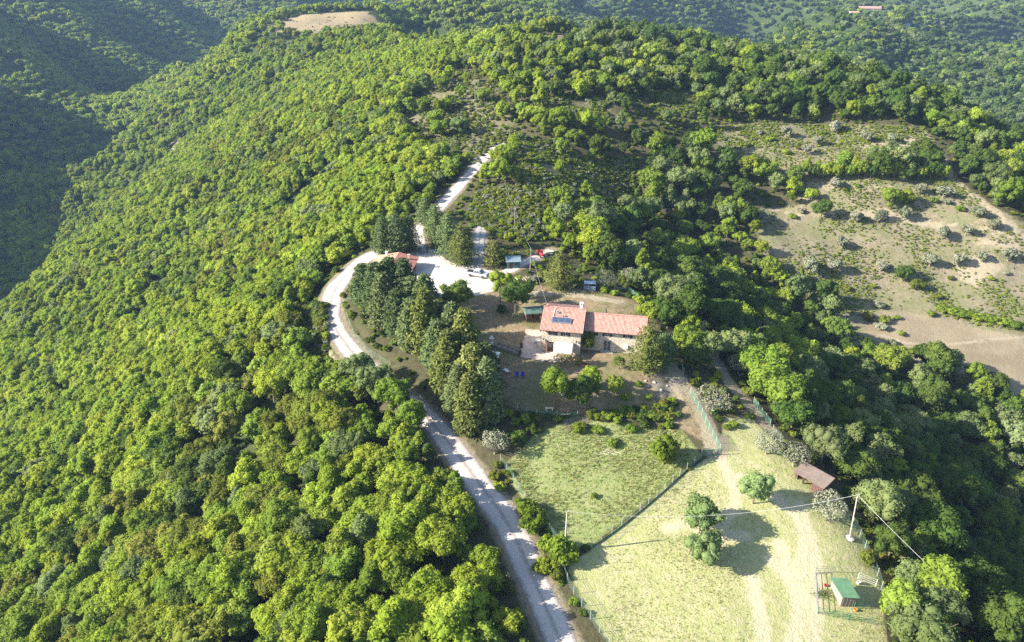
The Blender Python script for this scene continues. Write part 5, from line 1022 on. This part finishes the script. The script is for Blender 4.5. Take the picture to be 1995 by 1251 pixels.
tp = P(1053, 499); trac = empty('tractor', tp, math.radians(-70), 'small red tractor under the trees beyond the teal shed', 'tractor')
MB().prism([(-.3,.65),(-.3,1.0),(1.45,.95),(1.6,.85),(1.6,.55),(.2,.5)], -.28, .28).build('bonnet', REDPAINT, trac, bevel=.04); MB().box(-1.0, .2, -.2, .2, .45, .85).build('chassis', DARKMETAL, trac)
for s in (-1, 1): MB().prism([(-1.25,1.0),(-1.0,1.28),(-.4,1.28),(-.15,.95),(-.2,.9),(-.45,1.2),(-.95,1.2),(-1.15,.95)], min(s*.38, s*.78), max(s*.38, s*.78)).build('mudguard', REDPAINT, trac); wheel(trac, -.7, s*.62, .58, .34, REDPAINT); wheel(trac, 1.2, s*.5, .34, .22, REDPAINT)
MB().box(-.95, -.5, -.22, .22, .95, 1.05).box(-1.0, -.92, -.22, .22, 1.05, 1.4).build('seat', BLACK, trac); MB().rod([(-.25, 0, .95), (-.4, 0, 1.3)], .03).lathe([(.2, -.02), (.22, 0), (.2, .02)], 12, (-.42, 0, 1.32)).build('steering_wheel', BLACK, trac); MB().rod([(.9, .15, .95), (.9, .15, 1.6)], .04).build('exhaust', DARKMETAL, trac)
kp = P(1068, 497); cart = empty('garden_cart', kp, .3, 'cream garden cart standing beside the red tractor', 'cart')
MB().prism([(-.9,.55),(-1.05,1.05),(1.05,1.05),(.9,.55)], -.55, .55).build('tub', CREAM, cart, bevel=.03); wheel(cart, 0, -.62, .3, .14); wheel(cart, 0, .62, .3, .14); MB().rod([(1.0, 0, .6), (1.9, 0, .5), (1.95, 0, .15)], .035).build('drawbar', DARKMETAL, cart)

# ------------------------------------------------------------------ things in the garden
a, b = P(966, 675), P(1013, 690); L = float(np.linalg.norm((b - a)[:2])); tro = empty('wooden_trough', a, math.atan2(b[1] - a[1], b[0] - a[0]), 'long low grey timber trough with cross bars on the lawn by the patio', 'trough')
MB().box(0, L, -.62, -.56, .12, .62).box(0, L, .56, .62, .12, .62).box(.061, L-.061, -.558, .558, .14, .18).build('side_board', GREYWOOD, tro)
for k in range(6): MB().box(L*k/5-.04, L*k/5+.04, -.70, .70, .622, .70).build('cross_bar', GREYWOOD, tro)
for x in (.1, L - .1):
    for y in (-.66, .66): MB().box(x-.06, x+.06, y-.035, y+.035, -.2, .61).build('leg', WOODDARK, tro)
for px, lb in (((1016, 677), 'dark flower pot at the upper right end of the trough'), ((1013, 692), 'dark flower pot at the lower right end of the trough')):
    o = empty('flower_pot', P(*px), 0, lb, 'flower pot'); MB().lathe([(.18, -.05), (.30, .5), (.33, .55), (.28, .55), (.24, .48)], 14).build('pot', REDWOOD, o); f = Fol(); r = np.random.default_rng(px[1]); e = unit(r.normal(size=(60, 3)) + [0, 0, .5]); f.cards(e * .3 + [0, 0, .75], unit(e + r.normal(size=e.shape) * .5), .10, r, np.full(60, .4)); link('plant', f.mesh('plant', LEAF['dark']), o)
o = empty('bird_bath', P(958, 668), 0, 'white two-tier bird bath on the shaded lawn', 'bird bath'); MB().lathe([(.34, -.05), (.30, .10), (.14, .18), (.12, .75), (.2, .85)], 14).build('pedestal', WHITE, o); MB().lathe([(.16, .85), (.46, 1.0), (.50, 1.08), (.44, 1.06), (.1, .98)], 16).build('bowl', WHITE, o); MB().lathe([(.10, 1.0), (.09, 1.35), (.26, 1.45), (.24, 1.5), (.05, 1.47)], 14).build('upper_bowl', WHITE, o)
sw = empty('garden_swing', P(962, 707), math.radians(-18), 'garden swing seat under a curved pale canopy beside the conifers', 'swing seat')
MB().grid([[(-1.25 + 2.5*j/6, -.85 + 1.7*k/10, 2.05 + .30*math.sin(math.pi*k/10) - .25*(k/10 < .15)) for j in range(7)] for k in range(11)], 0, .03).build('canopy', CLOTHWHITE, sw, smooth=True)
for x in (-1.15, 1.15):
    for y in (-.75, .75): MB().rod([(x, y, -.1), (x, y*.25, 2.1)], .035).build('leg', DARKMETAL, sw)
MB().box(-1.0, 1.0, -.3, .3, .5, .58).build('seat', GREYWOOD, sw); MB().box(-1.0, 1.0, .3, .36, .58, 1.1).build('backrest', GREYWOOD, sw)
for x in (-.95, .95): MB().rod([(x, 0, .6), (x, 0, 2.05)], .015).build('chain', DARKMETAL, sw)
o = empty('sun_lounger', P(988, 726), math.radians(-60), 'pale sun lounger half hidden by the conifers', 'lounger'); MB().grid([[(-.9 + 1.8*k/8, y, .38 + (.35*max(0, k-5)/3)) for y in (-.35, .35)] for k in range(9)], 0, .05).build('mattress', CLOTHWHITE, o)
for x in (-.8, .6):
    for y in (-.3, .3): MB().rod([(x, y, -.05), (x, y, .36)], .03).build('leg', WHITE, o)
def chair(label, px, rz, mat, cat='chair', group=None):
    o = empty('garden_chair', P(*px), rz, label, cat, group); MB().box(-.26, .26, -.26, .26, .40, .45).build('seat', mat, o); MB().grid([[(-.26 + .52*j/4, .25 + .12*k/3, .46 + .5*k/3) for j in range(5)] for k in range(4)], 0, .03).build('backrest', mat, o)
    for x in (-.23, .23):
        for y in (-.22, .22): MB().rod([(x, y, -.03), (x, y, .41)], .025, 6).build('leg', mat, o)
        MB().box(x-.03, x+.03, -.24, .28, .62, .66).build('armrest', mat, o)
chair('blue plastic chair on the shaded lawn, left of the pair', (1008, 734), .4, BLUE); chair('blue plastic chair on the shaded lawn, right of the pair', (1018, 735), -.3, BLUE)
o = empty('garden_table', P(1048, 668), 0, 'round white table on the patio at the house corner', 'table'); MB().lathe([(.6, .70), (.62, .72), (.6, .75)], 18).build('tabletop', WHITE, o); MB().lathe([(.3, -.02), (.28, .05), (.06, .1), (.05, .70)], 12).build('pedestal', WHITE, o)
chair('white chair on the patio in front of the round table', (1047, 675), 3.0, WHITE); chair('white chair on the patio left of the round table', (1041, 669), 1.4, WHITE)
pc = empty('picnic_table', P(1101, 806), math.radians(6), 'pale wooden picnic table in the shade under the round lawn trees', 'picnic table')
MB().box(-.9, .9, -.38, .38, .70, .76).build('tabletop', WOOD, pc)
for y in (-.75, .75): MB().box(-.9, .9, y-.14, y+.14, .42, .47).build('bench', CREAM, pc)
for x in (-.65, .65): MB().bar((x, -.7, 0), (x, -.2, .7), .07).bar((x, .7, 0), (x, .2, .7), .07).bar((x, -.8, .40), (x, .8, .40), .07).build('leg', WOOD, pc)
bn = empty('stone_bench', P(1070, 799), math.radians(4), 'small pale bench left of the picnic table under the trees', 'bench'); MB().box(-.75, .75, -.2, .2, .40, .48).build('seat', CREAM, bn)
for x in (-.55, .55): MB().box(x-.1, x+.1, -.17, .17, -.1, .40).build('leg', CREAM, bn)
pl = empty('brick_planter', P(1143, 713), math.radians(-12), 'low red brick planter at the foot of the vine', 'planter'); MB().box(-.95, .95, -.45, -.33, -.2, .4).box(-.95, .95, .33, .45, -.2, .4).box(-.95, -.83, -.329, .329, -.2, .4).box(.83, .95, -.329, .329, -.2, .4).build('wall', BRICK, pl); MB().box(-.82, .82, -.32, .32, 0, .3).build('soil', WOODDARK, pl)
co = empty('chicken_coop', P(1149, 563), math.radians(-8), 'wire coop with a pale blue sheet beyond the farmhouse', 'coop'); mb = MB()
for x in (-1.3, 1.3):
    for y in (-.8, .8): mb.bar((x, y, -.2), (x, y, 1.6), .06)
for z in (.05, 1.6): mb.bar((-1.3,-.8,z),(1.3,-.8,z),.05).bar((-1.3,.8,z),(1.3,.8,z),.05).bar((-1.3,-.8,z),(-1.3,.8,z),.05).bar((1.3,-.8,z),(1.3,.8,z),.05)
mb.build('frame', GALV, co); MB().grid([[(-1.28+2.56*j/4, -.82 + .06*math.sin(j), z) for j in range(5)] for z in (.1, 1.1)], 0, .02).build('blue_sheet', LIGHTBLUE, co); MB().grid([[(-1.3+2.6*j/6, -.8+1.6*k/4, 1.63-.05*math.sin(j)) for j in range(7)] for k in range(5)], 0, .02).build('top_sheet', LIGHTBLUE, co); MB().box(-.9, .3, .1, .7, 0, .8).build('nest_box', WOOD, co)
mb = MB(); r = np.random.default_rng(91)
for k in range(46):
    a = r.uniform(0, 3.14); c = np.array([r.normal(0, .8), r.normal(0, .5), r.uniform(.05, .75)]); d = np.array([math.cos(a), math.sin(a), r.uniform(-.2, .2)]) * r.uniform(.5, 1.2); mb.rod([c - d, c + d * .2 + [0, 0, .08], c + d], [.07, .055, .03], 5)
o = mb.build('brush_pile', plain('cut_wood', (.40, .33, .24), .9, .35, 5)); o.location = P(1024, 548); tag(o, 'heap of pale cut branches beside the wooden pole', 'brush pile')
mb = MB(); r = np.random.default_rng(92)
for k in range(9): c = np.array([r.normal(0, .8), r.normal(0, .35), .1]); d = np.array([1, r.uniform(-.6, .6), r.uniform(-.05, .2)]) * r.uniform(.4, 1.0); mb.rod([c - d, c + d], [.05, .02], 5)
o = mb.build('dead_branch', plain('bleached_wood', (.60, .56, .48), .9, .2, 5)); o.location = P(1186, 884); tag(o, 'bleached fallen branch lying in the meadow', 'branch')
def tub(name, label, px, mat, r0, h, cat): o = empty(name, P(*px), 0, label, cat); MB().lathe([(r0*.75, -.02), (r0, h), (r0*.9, h), (r0*.7, .08)], 14).build('shell', mat, o); MB().rod([(-r0, 0, h*.95), (-r0*.6, 0, h*1.35), (r0*.6, 0, h*1.35), (r0, 0, h*.95)], .02, 6).build('handle', DARKMETAL, o)
tub('bucket', 'white tub behind the green-roofed shed', (1672, 1137), WHITE, .27, .42, 'tub'); tub('bucket', 'orange tub in front of the green-roofed shed', (1666, 1190), ORANGE, .24, .34, 'tub'); tub('bucket', 'red bucket inside the rail pen', (1608, 1142), REDPAINT, .22, .32, 'bucket')
mb = MB(); r = np.random.default_rng(93); f = Fol(); n = 260; c = np.stack([r.normal(0, .75, n), r.normal(0, .45, n), np.abs(r.normal(0, .22, n))], 1); f.cards(c, unit(r.normal(size=(n, 3)) + [0, 0, .6]), .2, r, r.uniform(.2, .8, n), aspect=.2); o = link('hay_heap', f.mesh('hay_heap', LEAF['grey'])); o.location = P(1600, 1158); tag(o, 'heap of cut green branches inside the rail pen', 'heap')
for k, (px, rr) in enumerate([((1262,752),.5),((1275,745),.6),((1288,760),.55),((1270,768),.4),((1300,752),.4),((1258,742),.4)]):
    V = ICO_V * np.random.default_rng(k).uniform(.7, 1.15, (12, 1)) * [1, .85, .6] * rr; o = link('boulder', mesh_np('boulder', V, ICO_F, plain('limestone', (.33, .30, .26), .95, .3, 2))); o.location = P(*px); sb = o.modifiers.new('round', 'SUBSURF'); sb.levels = sb.render_levels = 1
    tag(o, 'pale limestone boulder on the rocky bank right of the garden', 'boulder', 'boulders on the rocky bank')
# pale houses far across the valley
def far_house(px, w, d, h, rz, label, wallc, roofm):
    p = P(*px); o = empty('hillside_house', p, rz, label, 'house'); mb = MB(); hs = [(-w/2+w*(k+.3)/5, -w/2+w*(k+.62)/5, h*.45, h*.75) for k in range(5)]
    wall_panel(mb, -w/2, w/2, -6, h, -d/2, hs, .3); gable_end(mb, -w/2, -d/2, d/2, -6, h, 0, h + d*.2, True); gable_end(mb, w/2, -d/2, d/2, -6, h, 0, h + d*.2); mb.add([(-w/2,d/2,-6),(w/2,d/2,-6),(w/2,d/2,h),(-w/2,d/2,h)], [(3,2,1,0)]); mb.build('wall', wallc, o)
    for x0, x1, z0, z1 in hs: MB().box(x0, x1, -d/2+.2, -d/2+.26, z0, z1).build('window', GLASS, o)
    MB().grid([[(-w/2-.5+(w+1)*j/6, y, z) for j in range(7)] for y, z in ((-d/2-.6, h-.1), (0, h+d*.2+.2), (d/2+.6, h-.1))], 0, .2).build('roof', roofm, o); return p
WARM = plain('warm_plaster', (.60, .48, .38), .9, .12, .3)
far_houses = [far_house((1692, 27), 26, 10, 7, -.06, 'long pale farmhouse with a reddish roof high on the far hillside', WARM, TILE), far_house((1662, 31), 11, 7, 4, .1, 'small pale outbuilding left of the long far farmhouse', WARM, TILE2), far_house((1652, 35), 7, 5, 3, .3, 'tiny cream hut at the left end of the far farm group', CREAM, TILE2), far_house((1766, 52), 6, 4, 2.6, .2, 'tiny white hut among trees right of the far farm', WHITE, BLUEROOF)]

# ------------------------------------------------------------------ ground cover nobody counts
def mask(name, x, y):
    global Z; keep = Z; Z = M[name]; r = zat(x, y); Z = keep; return r
def spread(poly, n, seed):
    r = np.random.default_rng(seed); q = WP(poly)[:, :2]; p = r.uniform(q.min(0), q.max(0), (n, 2)); return p[poly_sd(p[:, 0], p[:, 1], q) > .3]
def ground_pts(xy, dz=.03): return np.concatenate([xy, zat(xy[:, 0], xy[:, 1])[:, None] - dz], 1)
def tuft(seed, leaf, n=16, h=.5):
    r = np.random.default_rng(seed); f = Fol(); a = r.uniform(0, 6.28, n); d = np.stack([np.cos(a), np.sin(a), np.zeros(n)], 1); al = unit(d * r.uniform(.2, .9, (n, 1)) + [0, 0, 1.]); L = h * r.uniform(.5, 1.0, n)
    f.cards(d * .12 * h + al * L[:, None] * .5, unit(np.cross(al, r.normal(size=(n, 3)))), 1.0, r, r.uniform(.1, .9, n), aspect=.16, along=al)
    V = f.V[0].reshape(n, 4, 3); c = V.mean(1, keepdims=True); f.V[0] = (c + (V - c) * (L * .55)[:, None, None]).reshape(-1, 3); return f.mesh('tuft', leaf)
STRAWLEAF = leaf_material('dry_grass', (.34, .32, .15), (.43, .40, .20), (.54, .49, .28), .4); GRASSLEAF = leaf_material('meadow_grass', (.18, .22, .065), (.26, .30, .095), (.36, .37, .15), .4)
TF = [tuft(600 + k, GRASSLEAF) for k in range(3)] + [tuft(610 + k, STRAWLEAF) for k in range(3)]
r = np.random.default_rng(31)
g1 = spread(MEADOW_PX, 15000, 32); g2 = spread(PADDOCK_PX, 26000, 33); g3 = spread(LAWN_PX, 9000, 34)
g2 = g2[(mask('trail', g2[:, 0], g2[:, 1]) < .25) & (fbm(g2[:, 0], g2[:, 1], 9, 3, 61) + r.normal(0, .22, len(g2)) > .16)]; g1 = g1[fbm(g1[:, 0], g1[:, 1], 5, 3, 62) + r.normal(0, .25, len(g1)) > -.1]
g3 = g3[(poly_sd(g3[:, 0], g3[:, 1], np.array([hloc(-1, -4)[:2], hloc(20, -2)[:2], hloc(20, 10)[:2], hloc(-1, 11)[:2]])) < 0) & (fbm(g3[:, 0], g3[:, 1], 6, 3, 63) > -.04)]
gp = np.concatenate([g1, g2, g3]); n = len(gp); pk = np.where(r.random(n) < np.where(np.arange(n) < len(g1), .62, .35), r.integers(0, 3, n), 3 + r.integers(0, 3, n))
scatter('grass', 'tufts of summer grass on the meadow, paddock and lawn', ground_pts(gp), pk, vec(0, r.uniform(.4, 1.0, n) * np.where(np.arange(n) < len(g1), .8, .5)), zrot(r.uniform(0, 6.28, n)), TF, 'grass')
s1 = spread(FIELDV_PX, 42000, 35); d = .8 * fbm(s1[:, 0], s1[:, 1], 22, 3, 64) + .7 * fbm(s1[:, 0], s1[:, 1], 6, 2, 65)
s1 = s1[(d + np.random.default_rng(8).normal(0, .2, len(d)) > -.12) & (mask('mown', s1[:, 0], s1[:, 1]) < .2) & (mask('bare', s1[:, 0], s1[:, 1]) < r.uniform(.2, 1.2, len(s1)))]
s2 = np.concatenate([spread(p, 3200, 36 + k) for k, p in enumerate(SCRUB_PX)]); s2b = spread([(800,100),(1000,60),(1300,95),(1380,200),(1250,330),(1100,400),(1000,330),(900,350),(820,320)], 9000, 71); s2c = np.random.default_rng(70).uniform([-200, 580], [-80, 712], (900, 2)); s2c = s2c[np.random.default_rng(69).random(900) < np.where(s2c[:, 1] < 632, .9, .22)]; s2 = np.concatenate([s2, s2b, s2c])
s2 = s2[fbm(s2[:, 0], s2[:, 1], 12, 3, 66) > -.32]
s5 = spread([(1150,800),(1260,790),(1320,780),(1340,840),(1250,835),(1130,815),(1010,810),(1000,850),(1100,822)], 420, 72); s5 = s5[fbm(s5[:, 0], s5[:, 1], 5, 2, 73) > -.08]
s4 = near_xy = np.random.default_rng(44).uniform([-60, 60], [160, 330], (16000, 2)); okm = np.ones(len(s4), bool)
for k in ('pad', 'grn', 'lawn', 'grav', 'trail', 'dry', 'bare', 'verge', 'mown'): okm &= mask(k, s4[:, 0], s4[:, 1]) < .35
s4 = s4[okm]
for o_, w_ in ((drive, 3.2), (uphill, 2.8), (side, 2.4), (shed_track, 2.2), (gully_path, 2.0), (bank_path, 2.0), (low_track, 1.8)): s4 = s4[line_dist(s4[:, 0], s4[:, 1], o_)[0] > w_]
s4 = s4[poly_sd(s4[:, 0], s4[:, 1], np.array(house_pad)) < -.5]; gxy = np.array([garage.location.x, garage.location.y]); s4 = s4[np.hypot(s4[:, 0] - gxy[0], s4[:, 1] - gxy[1] - 3) > 9]
s4 = np.concatenate([s4, s5]); sp_ = np.concatenate([s1, s2, s4]); n = len(sp_); SC = [SHRUB[k][q] for k in ('yellow', 'rust', 'olive', 'mid', 'dark') for q in range(2)]
cls = np.concatenate([r.choice([0, 0, 0, 1, 2], len(s1)), r.choice([1, 1, 2, 0, 4], len(s2)), r.choice([3, 4, 4, 0, 1], len(s4))])
sz = np.concatenate([r.uniform(.16, .45, len(s1)) * np.where(s1[:, 1] > 262, 1.35, 1.0), r.uniform(.3, 1.0, len(s2)), r.uniform(.35, 1.15, len(s4))])
scatter('undergrowth', 'low scrub, broom and weeds over the field, hillside and gully', ground_pts(sp_, .1), cls * 2 + r.integers(0, 2, n), np.stack([sz, sz, sz * r.uniform(.55, 1.0, n)], 1), zrot(r.uniform(0, 6.28, n)), SC, 'scrub')

# ------------------------------------------------------------------ the summer air
def haze(density):
    b = bpy.data.materials.new('haze'); b.use_nodes = True; t = b.node_tree; t.nodes.clear(); o = t.nodes.new('ShaderNodeOutputMaterial'); v = t.nodes.new('ShaderNodeVolumePrincipled')
    v.inputs['Color'].default_value = (.40, .62, 1, 1); v.inputs['Density'].default_value = density; v.inputs['Anisotropy'].default_value = .1; t.links.new(v.outputs[0], o.inputs['Volume'])
    lo = (XS[0] - 20, YS[0] - 20, float(Z.min()) - 1); hi = (XS[-1] + 20, YS[-1] + 20, max(CAMZ, float(Z.max()) + 20) + 5)
    V = [(x, y, z) for x in (lo[0], hi[0]) for y in (lo[1], hi[1]) for z in (lo[2], hi[2])]
    tag(link('haze', mesh_np('haze', V, np.array([(0, 1, 3, 2), (4, 6, 7, 5), (0, 4, 5, 1), (2, 3, 7, 6), (0, 2, 6, 4), (1, 5, 7, 3)]), b)), kind='stuff')
haze(0.00010)
